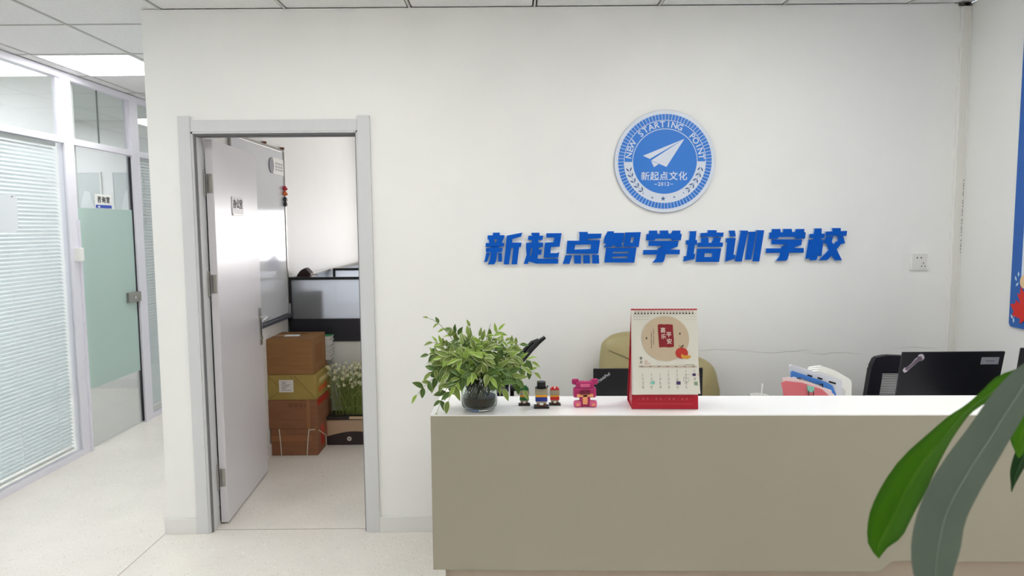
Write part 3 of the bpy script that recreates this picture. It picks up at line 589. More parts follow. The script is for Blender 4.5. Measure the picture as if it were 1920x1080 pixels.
# ---------------------------------------------------------------- desk calendar
t = thing('desk_calendar', 'red easel desk calendar with white January page and an apple picture', 'calendar', (.415, -1.590, DZ), -.045)
hw = .0895; ang = .125; HT = .272; dep = .105
RED = mat('calendar_red', 'B3122C', .35); PAGE = mat('calendar_page', 'E6E4DA', .6)
MF = frame((0, 0, .001), (1, 0, 0), (0, math.sin(ang), math.cos(ang)))      # front plane: x right, y up along the slope, z to the viewer
apex = MF @ Vector((0, HT, 0)); bang = math.atan2(dep-apex.y, apex.z)
obj('front_board', box(BM(), (-hw, 0, -.003), (hw, HT, 0), .0008, MF), RED, t)
MBk = frame((0, dep, .001), (1, 0, 0), (0, -math.sin(bang), math.cos(bang)))
obj('back_board', box(BM(), (-hw, 0, -.0), (hw, apex.z/math.cos(bang)-.004, .003), .0008, MBk), RED, t)
obj('foot_board', B((-hw, .002, 0), (hw, dep, .0015)), RED, t)
# side gusset, red card folded inside
bm = BM(); prism(bm, [(.004, .002), (dep-.006, .002), (apex.y, apex.z-.02)], .0012, frame((-hw+.004, 0, 0), (0, 1, 0), (0, 0, 1))); obj('side_gusset', bm, RED, t)
bm = BM(); n = 14; vs = []
PT = HT-.004; PB = .041
for k in range(n+1):
    f = k/n; y = PT+(PB-PT)*f; bul = .004+.010*max(0, f-.55)**1.3*2; ww = hw-.001+.003*max(0, f-.6)
    for i in range(7):
        g_ = i/6*2-1; vs.append(bm.verts.new(MF @ Vector((g_*ww+.003*f, y-.004*f*g_*-0.4, bul+.0015*f*(g_*g_)))))
for k in range(n):
    for i in range(6): a = k*7+i; bm.faces.new((vs[a], vs[a+7], vs[a+8], vs[a+1]))
obj('top_page', bm, PAGE, t, smooth=True)
for q in range(3): obj('page', box(BM(), (-hw+.001-.0006*q, PB+.002-.002*q, .0005+.0008*q), (hw-.001, PT, .0010+.0008*q), 0, MF), WHITE, t)
def pg(x, y, e=0):   # page coordinates in the traced picture (835 px wide picture of the calendar) -> local
    X_ = (x-405)/600*2*hw; Y_ = HT-.004-(y-96)/(880-96)*(PT-PB)
    f = (PT-Y_)/(PT-PB); return X_+.003*f, Y_, .0052+.020*max(0, f-.55)**1.3+.0006+e
def PM(x, y, e=0): return MF @ Matrix.Translation(pg(x, y, e))
def ppoly(bm, pts, e=0, d=.0002):
    c = (sum(p[0] for p in pts)/len(pts), sum(p[1] for p in pts)/len(pts)); o_ = Vector(pg(*c, e))
    prism(bm, [(pg(*p)[0]-o_.x, pg(*p)[1]-o_.y) for p in pts], d, MF @ Matrix.Translation(o_)); return bm
cir = lambda cx, cy, rx, ry, n=40: [(cx+rx*math.cos(2*PI*k/n), cy+ry*math.sin(2*PI*k/n)) for k in range(n)]
disc = ppoly(BM(), cir(408, 362, 214, 210)); obj('printed_disc', disc, mat('disc_beige', 'CDBBA0', .6), t)
sealp = [(342, 232), (372, 226), (400, 230), (430, 227), (478, 232), (480, 300), (485, 370), (484, 440), (440, 446), (400, 442), (350, 446), (346, 360), (343, 300)]
obj('red_seal', ppoly(BM(), sealp, .0003), mat('seal_red', '8E1B26', .6), t)
bm = BM()
for ch, x, y, s in (('喜', 388, 288, .0145), ('乐', 392, 346, .0135), ('平', 440, 328, .0145), ('安', 443, 392, .0145)): text(bm, ch, s*1.05, PM(x, y, .0006), .0001, .00012)
obj('seal_lettering', bm, mat('seal_white', 'F0E4DA', .6), t)
bm = BM()
for x, ys_ in ((302, (275, 290, 304, 318, 340, 354, 368, 384, 400, 412)), (281, (306, 322, 337, 352, 374, 388, 402, 418, 434, 446))):
    for i, y in enumerate(ys_): box(bm, (-.0010-.0004*(i % 2), -.0012, 0), (.0011, -.0004, .0002), 0, PM(x, y, .0003)); box(bm, (-.0003, -.0014, 0), (.0003+.0003*(i % 3), .0012, .0002), 0, PM(x, y, .0003)); box(bm, (-.0010, .0006, 0), (.0012, .0010, .0002), 0, PM(x, y, .0003))
for x, y in ((237, 358), (540, 316)): prism(bm, [(-.0015, -.003), (.0015, -.0035), (.0018, .001), (.0008, .0035), (-.0012, .003)], .0002, PM(x, y, .0003))
obj('small_print', bm, mat('print_brown', '4A4034', .7), t)
bm = ppoly(BM(), cir(552, 498, 57, 52, 24), .0005); obj('apple', bm, mat('apple_red', 'C4382E', .5), t)
bm = ppoly(BM(), [(548, 505), (575, 520), (632, 520), (630, 540), (605, 553), (570, 550), (545, 535)], .0009); obj('apple_slice', bm, mat('apple_yellow', 'E2A53C', .5), t)
bm = ppoly(BM(), [(552, 448), (548, 436), (560, 424), (576, 420), (566, 438)], .0008); ppoly(bm, [(553, 450), (530, 424), (527, 426), (549, 452)], .0008); obj('apple_stalk', bm, mat('stalk', '4E4A2A', .6), t)
bm = BM(); text(bm, '壹', .0085, PM(184, 548), .0001); text(bm, '月', .0085, PM(184, 586), .0001)
for i, dday in enumerate(range(1, 32)):
    k = i+3; c, r = k % 7, k//7; x = 195+c*77.5; y = 660+r*38
    if dday in (11, 23, 25, 20): continue
    text(bm, str(dday), .0052, PM(x, y), .0001); box(bm, (-.0022, -.0002, 0), (.0022, .0003, .0001), 0, PM(x, y+14))
for row, y in enumerate((134, 158, 184)):      # handwritten lines in the top left corner
    pts_ = [MF @ Vector((pg(126+8*k, y+5*math.sin(k*2.1+row)*(.4+.6*((k*7+row) % 3)/2))[0], pg(0, y+5*math.sin(k*2.1+row))[1], .0060)) for k in range(18)]
    for a_ in range(0, 17, 3): tube(bm, pts_[a_:a_+3], .00032, 4)
obj('page_lettering', bm, mat('print_dark', '3E3C38', .7), t)
bm = BM(); text(bm, '2025', .0045, PM(228, 576), .0001); text(bm, 'January', .0052, PM(242, 594), .0001); obj('month_lettering', bm, mat('print_pink', 'C06058', .7), t)
bm = ppoly(BM(), [(162, 614), (684, 614), (684, 634), (162, 634)]); obj('weekday_bar', bm, mat('bar_beige', 'CFC2B4', .6), t)
bm = BM()
for k in range(7): box(bm, (-.0034, -.0005, 0), (.0034, .0007, .0002), 0, PM(188+77.5*k, 624, .0003))
box(bm, (-.013, -.0003, 0), (.013, .0005, .0002), 0, PM(622, 607)); obj('weekday_print', bm, mat('print_dark', '3E3C38'), t)
bm = BM(); box(bm, (-.0045, -.0035, 0), (.0045, .0035, .0003), 0, PM(657, 699)); box(bm, (-.0055, -.0045, 0), (.0055, .0045, .0003), 0, PM(514, 776)); obj('purple_stamp', bm, mat('st_purple', '4B3F70', .6), t)
bm = BM(); prism(bm, cir(0, 0, .0062, .005, 12), .0003, PM(281, 774)); obj('teal_stamp', bm, mat('st_teal', '8CC9BE', .6), t)
bm = BM(); prism(bm, [(-.0048, -.005), (.005, -.0052), (.0035, .005), (-.0052, .0046)], .0003, PM(671, 780)); obj('green_stamp', bm, mat('st_green', '8FA98A', .6), t)
bm = BM()
for lo, hi in (((-.007, -.006), (.007, -.0055)), ((-.007, .0055), (.007, .006)), ((-.007, -.006), (-.0065, .006)), ((.0065, -.006), (.007, .006))): box(bm, (*lo, 0), (*hi, .0002), 0, PM(584, 744))
for k in range(4): tube(bm, [PM(596+10*k, 694+3*(k % 2)) @ Vector((0, 0, .0004)), PM(603+10*k, 700-3*(k % 2)) @ Vector((0, 0, .0004))], .0003, 4)
obj('pencil_box', bm, mat('pencil', '8A8796', .7), t)
bm = BM()
for k in range(3): tube(bm, [PM(682+9*k, 692+12*(k % 2)) @ Vector((0, 0, .0004)), PM(700+6*k, 690+18*((k+1) % 2)) @ Vector((0, 0, .0004))], .0003, 4)
obj('red_scribble', bm, mat('pen_red', 'B86A62', .7), t)
bm = BM()
for row, y in enumerate((134, 158, 184)):
    for k in range(9): box(bm, (-.0012-.0004*((k+row) % 2), -.0003, 0), (.0012, .0004, .0001), 0, PM(590+12*k, y))
obj('faint_lettering', bm, mat('faint_green', 'AEB9A8', .7), t)
bm = BM()                                  # gilt ornaments along the red foot
for k in range(13): 
    x = -.07+.0117*k; prism(bm, [(-.004, 0), (0, .0045), (.004, 0), (0, -.0045)] if k % 3 else [(-.004, -.004), (-.003, -.004), (.004, .004), (.003, .004)], .0002, MF @ Matrix.Translation((x, .027, .0002)))
box(bm, (-.074, .013, 0), (.074, .0145, .0003), 0, MF); obj('foot_print', bm, mat('dull_gold', 'C2484E', .5), t)
bm = BM()
rm = None; RINGM = mat('ring_pink', 'D08C96', .3, .3)
for k in range(19):
    x = -hw+.011+k*(2*hw-.024)/18
    cyl(bm, (x, HT-.0125, .0052), .0021, .0004, 10, M=MF)
    if rm is None:
        b = BM(); pts_ = [(0, .0065*math.sin(a)-.004, .0075*math.cos(a)) for a in [PI*1.62*q/10-.45 for q in range(11)]]; tube(b, pts_, .0007, 5)
        rm = bpy.data.meshes.new('binding_ring'); b.to_mesh(rm); b.free(); rm.materials.append(RINGM); rm.shade_smooth()
    link('binding_ring', rm, t, MF @ Matrix.Translation((x, HT-.002, -.0015)))
obj('punched_holes', bm, mat('hole_black', '26160F', .8), t)

# ---------------------------------------------------------------- plain building-block toys on the ledge
def studs(bm, x0, x1, y, z, n, r=.0024):
    for i in range(n): cyl(bm, (x0+(x1-x0)*(i+.5)/n, y, z), r, .0018, 10)
TAN = mat('brick_tan', 'A39A82', .35); BROWN = mat('brick_brown', '6B3A22', .35); ORG = mat('brick_orange', 'E8A01C', .35)
def blocktoy(label, x, y, s, body, top, kind, rz=0):
    t = thing('block_toy', label, 'toy', (x, y, DZ), rz, 'building-block toys between the plant and the calendar')
    def pc(name, lo, hi, m, nst=0):
        bm = B([c*s for c in lo], [c*s for c in hi], .0006)
        if nst: studs(bm, lo[0]*s, hi[0]*s, 0, hi[2]*s, nst)
        obj(name, bm, m, t)
    pc('base_plate', (-1.05, -.75, 0), (1.05, .75, .28), mat('brick_black', '17120F', .3), 4)
    pc('brick', (-.62, -.45, .28), (.62, .45, .62), BROWN); pc('brick', (-.25, -.56, .46), (.25, -.40, .78), WHITEP); pc('brick', (-.7, -.42, .62), (.7, .42, .95), TAN)
    pc('brick', (-.82, -.45, .95), (.82, .45, 1.55), body); pc('brick', (-.18, -.5, 1.0), (.18, -.44, 1.12), body)
    pc('brick', (-.78, -.5, 1.55), (.78, .45, 1.86), ORG); pc('brick', (-.86, -.46, 1.86), (.86, .46, 2.75), TAN, 2)
    if kind == 'round':
        bm = BM(); cyl(bm, (0, 0, 2.75*s), .84*s, .12*s, 24); cyl(bm, (0, 0, 2.87*s), .60*s, .78*s, 24); bmesh.ops.bevel(bm, geom=[e for e in bm.edges if abs(e.verts[0].co.z-e.verts[1].co.z) < 1e-6], offset=.0006, segments=2); obj('round_brick', bm, top, t)
        obj('stud_brick', cyl(BM(), (.86*s, 0, 2.85*s), .10*s, .22*s, 10), top, t)
    elif kind == 'slope':
        bm = BM(); prism(bm, [(-.8*s, 0), (.8*s, 0), (.8*s, .3*s), (.35*s, .85*s), (-.1*s, .8*s), (-.8*s, .25*s)], .8*s, frame((0, .4*s, 2.75*s), (1, 0, 0), (0, 0, 1))); obj('slope_brick', bm, top, t)
    else:
        pc('brick', (-.8, -.4, 2.75), (.8, .4, 3.05), top); pc('brick', (-.55, -.4, 3.05), (.55, .4, 3.3), top); pc('brick', (-.14, -.45, 3.05), (.14, -.3, 3.35), WHITEP)
blocktoy('small block toy of tan, orange and green bricks beside the plant, left of the three', .034, -1.532, .0155, mat('brick_green', '1E6B34', .35), mat('brick_green', ''), 'slope')
blocktoy('largest block toy, in front of the other two, with a round black brick on top', .0805, -1.560, .0200, mat('brick_navy', '1E2F8E', .3), mat('brick_cap', '120E16', .25), 'round')
blocktoy('small block toy topped by red bricks, right of the three', .119, -1.532, .0155, mat('brick_red', 'C8141E', .3), MC['brick_red'], 'flat')
t = thing('block_toy', 'magenta and peach block toy standing alone beside the calendar', 'toy', (.201, -1.548, DZ))
MG = mat('brick_magenta', 'B02468', .3); PK = mat('brick_pink', 'D8618F', .3); PE = mat('brick_peach', 'EDA070', .35); DKR = mat('brick_maroon', '6E0F2E', .3)
def rb(name, lo, hi, m, bev=.003): obj(name, B((lo[0]*1.14, lo[1], lo[2]*1.04), (hi[0]*1.14, hi[1], hi[2]*1.04), bev), m, t)
rb('brick', (-.020, -.012, 0), (.020, .012, .012), MG); rb('round_brick', (-.028, -.018, 0), (-.009, -.001, .018), PK, .006); rb('round_brick', (.010, -.018, 0), (.029, -.001, .018), PK, .006)
rb('tile_brick', (-.022, -.0195, .005), (-.014, -.0175, .011), PE, .001); rb('tile_brick', (.016, -.0195, .005), (.024, -.0175, .011), PE, .001)
rb('brick', (-.013, -.014, .012), (.013, .010, .026), MG); rb('brick', (-.006, -.0155, .008), (.006, -.013, .034), PE, .001)
rb('brick', (-.028, -.012, .024), (.028, .014, .052), MG, .007); rb('brick', (-.020, -.0155, .027), (.020, -.011, .036), PE, .002); rb('brick', (-.012, -.0175, .034), (.012, -.011, .045), DKR, .003)
rb('brick', (-.022, -.010, .050), (.022, .012, .067), MG, .004); rb('brick', (-.012, -.0125, .053), (.012, -.009, .062), PK, .002)
rb('round_brick', (-.031, -.005, .058), (-.014, .008, .074), MG, .005); rb('round_brick', (.015, -.005, .058), (.032, .008, .074), MG, .005)
bm = BM(); studs(bm, -.018, .018, 0, .0697, 4, .0022); obj('studs', bm, PK, t)

# ---------------------------------------------------------------- leafy plant in a glass jar
def leafmat(name, base, edge, vein):
    m = mat(name, base, .42, spec=.4); nt = m.node_tree; b = nt.nodes['Principled BSDF']
    uv = nt.nodes.new('ShaderNodeUVMap'); sp = nt.nodes.new('ShaderNodeSeparateXYZ'); nt.links.new(uv.outputs[0], sp.inputs[0])
    s = nt.nodes.new('ShaderNodeMath'); s.operation = 'SUBTRACT'; s.inputs[1].default_value = .5; nt.links.new(sp.outputs[0], s.inputs[0])
    a = nt.nodes.new('ShaderNodeMath'); a.operation = 'ABSOLUTE'; nt.links.new(s.outputs[0], a.inputs[0])
    n = nt.nodes.new('ShaderNodeTexNoise'); n.inputs['Scale'].default_value = 6; nt.links.new(uv.outputs[0], n.inputs['Vector'])
    ad = nt.nodes.new('ShaderNodeMath'); ad.operation = 'MULTIPLY_ADD'; ad.inputs[1].default_value = .12; nt.links.new(n.outputs[0], ad.inputs[0]); nt.links.new(a.outputs[0], ad.inputs[2])
    r = nt.nodes.new('ShaderNodeValToRGB'); e = r.color_ramp.elements
    e[0].position = .06; e[0].color = lin(vein); e[1].position = .5; e[1].color = lin(edge)
    for p, c in ((.12, base), (.36, base)): x = e.new(p); x.color = lin(c)
    nt.links.new(ad.outputs[0], r.inputs[0]); nt.links.new(r.outputs[0], b.inputs['Base Color']); return m
LM = [leafmat('leaf_variegated', '6C8438', 'CBD2A2', 'A9B878'), leafmat('leaf_mid', '78903F', 'B8C488', 'A6B870'), leafmat('leaf_dark', '4C6A30', '74904A', '829A56'), leafmat('leaf_lime', '8DB045', 'C6D884', 'C4DA88')]
def leafmesh(name, m, L=1.0, Wd=.42, fold=.25, droop=.3, tip=.5):
    bm = BM(); uvl = bm.loops.layers.uv.new('uv'); n = 7; rows = []
    for k in range(n+1):
        f = k/n; wv = Wd/2*math.sin(PI*f**.8)**.85 if 0 < k < n else .004; y = L*f; z = -droop*f*f
        rows.append([(bm.verts.new((s*wv, y, z+abs(s)*wv*fold*(1)+.0)), (.5+s*.5, f)) for s in (-1, -.5, 0, .5, 1)])
    for a, b in zip(rows, rows[1:]):
        for i in range(4):
            fc = bm.faces.new((a[i][0], a[i+1][0], b[i+1][0], b[i][0]))
            for lp, q in zip(fc.loops, (a[i], a[i+1], b[i+1], b[i])): lp[uvl].uv = q[1]
    me = bpy.data.meshes.new(name); bm.to_mesh(me); bm.free(); me.materials.append(m); me.shade_smooth(); return me
LV = [leafmesh('leaf', LM[i % 4], 1, (.46, .42, .5, .34)[i % 4], .3, (.15, .35, .25, .1, .5, .4, .2, .3)[i]) for i in range(8)]
def place_leaf(par, p, d, size, up_=Vector((0, 0, 1)), me=None, roll=0, name='leaf'):
    d = Vector(d).normalized(); x = d.cross(up_)
    if x.length < .05: x = d.cross(Vector((1, 0, 0)))
    x.normalize(); z = x.cross(d); M = Matrix((x, d, z)).transposed().to_4x4(); M.translation = Vector(p)
    return link(name, me or random.choice(LV), par, M @ Matrix.Rotation(roll, 4, 'Y') @ Matrix.Diagonal((size, size, size, 1)))
PX, PY = -.090, -1.565
pl = thing('trailing_plant', 'bushy variegated green plant spilling from a glass jar at the desk\'s left end', 'plant', (PX, PY, DZ))
jar = obj('glass_jar', lathe(BM(), [(0, .001), (.030, .0015), (.042, .003), (.048, .010), (.0495, .02), (.0495, .075), (.047, .085), (.042, .092), (.041, .098), (.039, .098), (.040, .091), (.045, .083), (.0475, .073), (.0475, .02), (.044, .010), (.038, .006), (0, .005)], 40), mat('jar_glass', 'E3EBE4', .02, trans=1, ior=1.3), pl, smooth=True, label='clear glass jar')
obj('water_and_soil', lathe(BM(), [(0, .0065), (.037, .0075), (.043, .012), (.0463, .021), (.0465, .036), (0, .036)], 36), mat('dark_soil', '3E120C', .35, noise=.5, nscale=60, coat=.4), pl, smooth=True, label='dark reddish soil in the bottom of the jar')
bm = BM(); rs = random.Random(3)
for k in range(26):
    a = rs.uniform(0, 2*PI); r1 = rs.uniform(.01, .035); tube(bm, [(r1*math.cos(a), r1*math.sin(a), .034), (r1*.8*math.cos(a+.4), r1*.8*math.sin(a+.4), .06), (.025*math.cos(a+.8), .025*math.sin(a+.8), .10)], .0009, 4)
obj('roots', bm, mat('root', '7C8A5A', .7), pl)['kind'] = 'stuff'
xb = BM()
def extra_leaf(p, d, size, up_, me, roll):
    d = Vector(d).normalized(); x = d.cross(up_).normalized(); z = x.cross(d); M = Matrix((x, d, z)).transposed().to_4x4(); M.translation = Vector(p)
    k = me.copy(); n0 = len(xb.faces); k.transform(M @ Matrix.Rotation(roll, 4, 'Y') @ Matrix.Diagonal((size, size, size, 1))); xb.from_mesh(k); xb.faces.ensure_lookup_table(); mi = LM.index(me.materials[0])
    for f_ in xb.faces[n0:]: f_.material_index = mi
    bpy.data.meshes.remove(k)
def U(u, v, dy=0):       # traced picture position on the plant -> local metres at depth dy
    return Vector(((u-901)*.001446*(1+dy/1.88)+(-.0)*dy, dy, (771-v)*.001446*(1+dy/1.88)+.0+dy*-.19))
STEMS = [  # (end u, end v, dy, mid lift, leaf size, lime)
 (807, 597, .00, 20, .030), (852, 624, .03, 20, .034), (815, 643, -.02, 26, .028), (806, 668, .01, 20, .028), (812, 700, -.04, 40, .036), (784, 742, -.03, 55, .034), (822, 775, -.055, 70, .034), (845, 752, -.075, 60, .042), (858, 722, -.085, 45, .036),
 (884, 615, .02, 5, .024), (924, 609, .00, 0, .026), (938, 622, .01, 8, .030), (908, 640, -.02, 5, .034), (878, 640, .04, 14, .034), (895, 652, -.05, 10, .038), (950, 642, .03, 16, .032), (978, 650, .02, 22, .028), (966, 672, -.02, 24, .038), (1000, 683, .01, 34, .032), (1004, 705, .04, 40, .032), (972, 712, -.05, 40, .038), (985, 735, -.02, 52, .036), (948, 728, -.075, 40, .042), (925, 705, -.085, 24, .042), (890, 700, -.085, 20, .038), (838, 668, -.05, 24, .038), (830, 690, .03, 30, .036), (865, 672, -.06, 22, .040), (915, 668, -.065, 16, .042), (945, 690, -.07, 26, .040), (868, 655, .05, 20, .036), (930, 656, .05, 20, .036), (905, 690, .07, 20, .036), (838, 715, -.06, 45, .040), (960, 655, .06, 25, .034), (985, 690, -.05, 34, .036), (848, 698, -.075, 34, .042), (818, 725, .0, 45, .032), (880, 682, .03, 22, .038), (938, 715, .03, 30, .036)]
sb = BM(); rs = random.Random(11); nl = 0
for si, (u, v, dy, lift, ls) in enumerate(STEMS):
    a = Vector(((u-901)*.00018, dy*.2, .085)); e = U(u, v, dy)
    if e.z < .0: e.z = .004
    m = (a*.45+e*.55); m.z = max(a.z, e.z)*.55+m.z*.45 + lift*.0011; m.y += dy*.25
    P_ = []
    for k in range(9):
        f = k/8; P_.append(a*(1-f)**2+m*2*f*(1-f)+e*f*f)
    tube(sb, P_, .0009, 5, [.0014-.0009*k/8 for k in range(9)])
    thin = si in (0, 9, 10)
    ks = (3, 4, 5, 6, 7) if not thin else (3, 5)
    if si == 0: ks = (4, 5, 6)
    for k in ks:
        d = (P_[k]-P_[k-1]).normalized(); side = d.cross(Vector((0, -1, .3))).normalized()
        for s in (-1, 1) if (k+si) % 7 else (1,):
            if nl >= 298: continue
            dv = d*rs.uniform(.3, .9)+side*s*rs.uniform(.6, 1.0)+Vector((rs.uniform(-.3, .3), rs.uniform(-.7, .1), rs.uniform(-.5, .25)))
            me = LV[rs.randrange(8)] if (v > 660 or abs(u-905) > 45) else LV[rs.choice((1, 3, 7, 3))]
            if v > 700 and rs.random() < .5: me = LV[rs.choice((2, 6))]
            place_leaf(pl, P_[k], dv, ls*rs.uniform(.7, 1.05)*(1 if not thin else .8), Vector((rs.uniform(-.4, .4), -.8, rs.uniform(.3, 1))), me, rs.uniform(-.5, .5)); nl += 1
    if si not in (10, ):
        place_leaf(pl, P_[8], P_[8]-P_[7], ls*(.9 if si else .55), Vector((0, -.7, .7)), LV[rs.randrange(8)]); nl += 1
rs = random.Random(77)
for k in range(250):          # the inner foliage nobody could pick apart leaf by leaf
    a = rs.uniform(0, 2*PI); r = rs.random()**.6; u_k = 895+r*78*math.cos(a); v_k = 682+r*44*math.sin(a)-8
    if v_k > 712 and u_k < 925 and u_k > 862: continue
    dy = rs.uniform(-.055, .07)*(1-.4*r); p = U(u_k, v_k, dy); out_ = Vector((math.cos(a)*.8+rs.uniform(-.6, .6), rs.uniform(-.9, .3), -math.sin(a)*.5+rs.uniform(-.7, .3)))
    extra_leaf(p, out_, rs.uniform(.020, .034), Vector((rs.uniform(-.4, .4), -.8, rs.uniform(.2, 1))), LV[rs.choice((0, 1, 4, 5, 1, 4, 2, 3))], rs.uniform(-.6, .6))
obj('inner_foliage', xb, LM, pl, smooth=True)['kind'] = 'stuff'
bm = BM(); rs = random.Random(8)
for k in range(60):
    a = rs.uniform(0, 2*PI); r1 = rs.uniform(.012, .042); z_ = rs.uniform(.036, .06); tube(bm, [(r1*math.cos(a), r1*math.sin(a), z_), (r1*math.cos(a+.5), r1*math.sin(a+.5), z_+.02), (r1*.8*math.cos(a+1), r1*.8*math.sin(a+1), z_+.035)], .0012, 4)
obj('submerged_stems', bm, mat('murky', '6B705A', .7), pl)['kind'] = 'stuff'
obj('stems', sb, mat('stem_green', '66752F', .6), pl)['kind'] = 'stuff'

# ---------------------------------------------------------------- chairs behind the desk
OLIVE = mat('olive_leather', 'A69A70', .38, bump=.5, bscale=14, noise=.05, nscale=9)
def starbase(t, r=.30, m=None):
    for k in range(5):
        a = 2*PI*k/5+.3; c, s = math.cos(a), math.sin(a)
        obj('base_arm', tube(BM(), [(0, 0, .11), (r*.5*c, r*.5*s, .095), (r*c, r*s, .072)], .02, 8, [.024, .02, .014]), BLACK, t)
        b = BM(); cyl(b, (r*c-.0*s, r*s, .027), .027, .022, 14, M=Matrix.Translation((0, 0, 0)), axis='x'); cyl(b, (r*c, r*s, .03), .008, .045, 8); obj('caster', b, BLACK, t)
    obj('gas_column', cyl(BM(), (0, 0, .09), .026, .33, 16), BLACK, t)
def pillow(bm, c, size, p=2.6, M=None, n=26, wr=0):
    vs = []
    for i in range(n+1):
        th = -PI/2+PI*i/n; row = []
        for j in range(2*n):
            ph = 2*PI*j/(2*n)
            f = lambda q, e: math.copysign(abs(q)**e, q)
            e = 2/p; x = f(math.cos(th), e)*f(math.cos(ph), e); y = f(math.cos(th), 1)*f(math.sin(ph), 1); z = f(math.sin(th), e)
            k = 1+wr*math.sin(9*x+5*z)*math.cos(7*z-3*x)
            v = Vector((x*size[0]*k, y*size[1]*k, z*size[2]))+Vector(c); row.append(bm.verts.new(M @ v if M else v))
        vs.append(row)
    for a, b in zip(vs, vs[1:]):
        for j in range(2*n): bm.faces.new((a[j], a[(j+1) % (2*n)], b[(j+1) % (2*n)], b[j]))
    bmesh.ops.remove_doubles(bm, verts=bm.verts[:], dist=1e-5); return bm
t = thing('office_chair', 'padded olive leather chair with its rounded back showing behind the calendar', 'chair', (.665, -.36, 0), -.06)
starbase(t)
obj('seat', pillow(BM(), (0, -.02, .46), (.25, .24, .06), 4), OLIVE, t, smooth=True)
Mb = Matrix.Translation((0, .17, .0)) @ Matrix.Rotation(-.10, 4, 'X')
obj('backrest', pillow(BM(), (.025, -.02, .70), (.300, .06, .24), 3.2, Mb, wr=.02), OLIVE, t, smooth=True)
obj('head_cushion', pillow(BM(), (-.02, -.045, .895), (.235, .06, .150), 3.4, Mb, wr=.02), OLIVE, t, smooth=True)
Mseam = Mb
bm = BM(); tube(bm, [Mb @ Vector(p) for p in ((-.215, -.094, .955), (-.15, -.104, .93), (-.06, -.107, .885), (.06, -.108, .875), (.16, -.104, .91))], .0018, 5); obj('seam', bm, mat('seam_dark', '6B6440', .5), t)
for s in (-1, 1): obj('armrest', pillow(BM(), (s*.285, -.02, .60), (.04, .19, .05), 3), OLIVE, t, smooth=True)
# mesh-back chair at the right laptop
t = thing('office_chair', 'black office chair with a striped mesh back behind the right laptop', 'chair', (1.86, -.46, 0), 0)
starbase(t, .27)
obj('seat', pillow(BM(), (0, 0, .46), (.23, .22, .045), 4), BLACK, t, smooth=True)
bm = BM(); out = [(-.262, .62), (-.205+.0, .60), (.20, .60), (.25, .66), (.235, .90), (.20, .94), (-.16, .955), (-.212, .945), (-.232, .90), (-.262, .66)]
inn = [(-.205, .66), (-.18, .872), (.185, .872), (.2, .66)]
prism(bm, out, .035, frame((0, .155, 0), (1, 0, 0), (0, 0, 1)), [inn]); bmesh.ops.bevel(bm, geom=[e for e in bm.edges if len(e.link_faces) == 2 and e.calc_face_angle(0) > 1], offset=.006, segments=2)
obj('back_frame', bm, mat('navy_black', '14131F', .5), t)
bm = BM(); z = .665
while z < .87: f = (z-.66)/.212; box(bm, (-.205+.025*f, .138, z), (.2-.015*f, .141, z+.0042)); z += .0078
obj('mesh_strips', bm, mat('mesh_grey', '8E8E90', .5), t)['kind'] = 'stuff'
obj('back_bracket', tube(BM(), [(0, .0, .44), (0, .19, .46), (0, .185, .64)], .02, 8), BLACK, t)
# reclined chair at the left, seen edge on
t = thing('folding_chair', 'black reclined chair, its two slim back rails leaning up behind the plant', 'chair', (0, -.24, 0), 0)
CB = mat('chair_black', '14161A', .25)
low = [(-.06, .46), (-.055, .66), (-.05, .76), (-.035, .803), (-.007, .858), (.038, .922), (.088, .982), (.125, 1.019), (.154, 1.041)]
upp = [(-.09, .46), (-.085, .65), (-.076, .743), (-.066, .787), (-.040, .843), (.006, .906), (.062, .967), (.097, 1.003), (.127, 1.017)]
for y, rl in ((-.03, low), (.04, upp)): obj('back_rail', tube(BM(), [(x, y, z) for x, z in rl], .009, 10, [.013]*6+[.0125, .0115, .0085]), CB, t, smooth=True)
bm = BM(); rows = [[bm.verts.new(p) for p in ((a[0], -.03, a[1]), (b[0], .04, b[1]))] for a, b in zip(low[5:8], upp[5:8])]
for a, b in zip(rows, rows[1:]): bm.faces.new((a[0], a[1], b[1], b[0]))
bmesh.ops.solidify(bm, geom=bm.faces[:], thickness=.004); obj('back_panel', bm, CB, t)
obj('seat', B((-.14, -.12, .44), (.26, .16, .475), .01), CB, t)
for y in (-.10, .14):
    for x0, x1 in ((-.10, -.14), (.22, .26)): obj('leg', tube(BM(), [(x0, y, .45), (x1, y, 0)], .011, 8), CB, t)
obj('armrest', box(BM(), (-.010, -.06, .795), (.040, .10, .820), .006), CB, t); obj('armrest', B((-.07, -.06, .785), (-.015, .13, .812), .008), mat('navy_pad', '171A3A', .4), t)
for x in (.0, -.04): obj('arm_support', tube(BM(), [(x, .02, .79), (x, .02, .46)], .010, 8), CB, t)
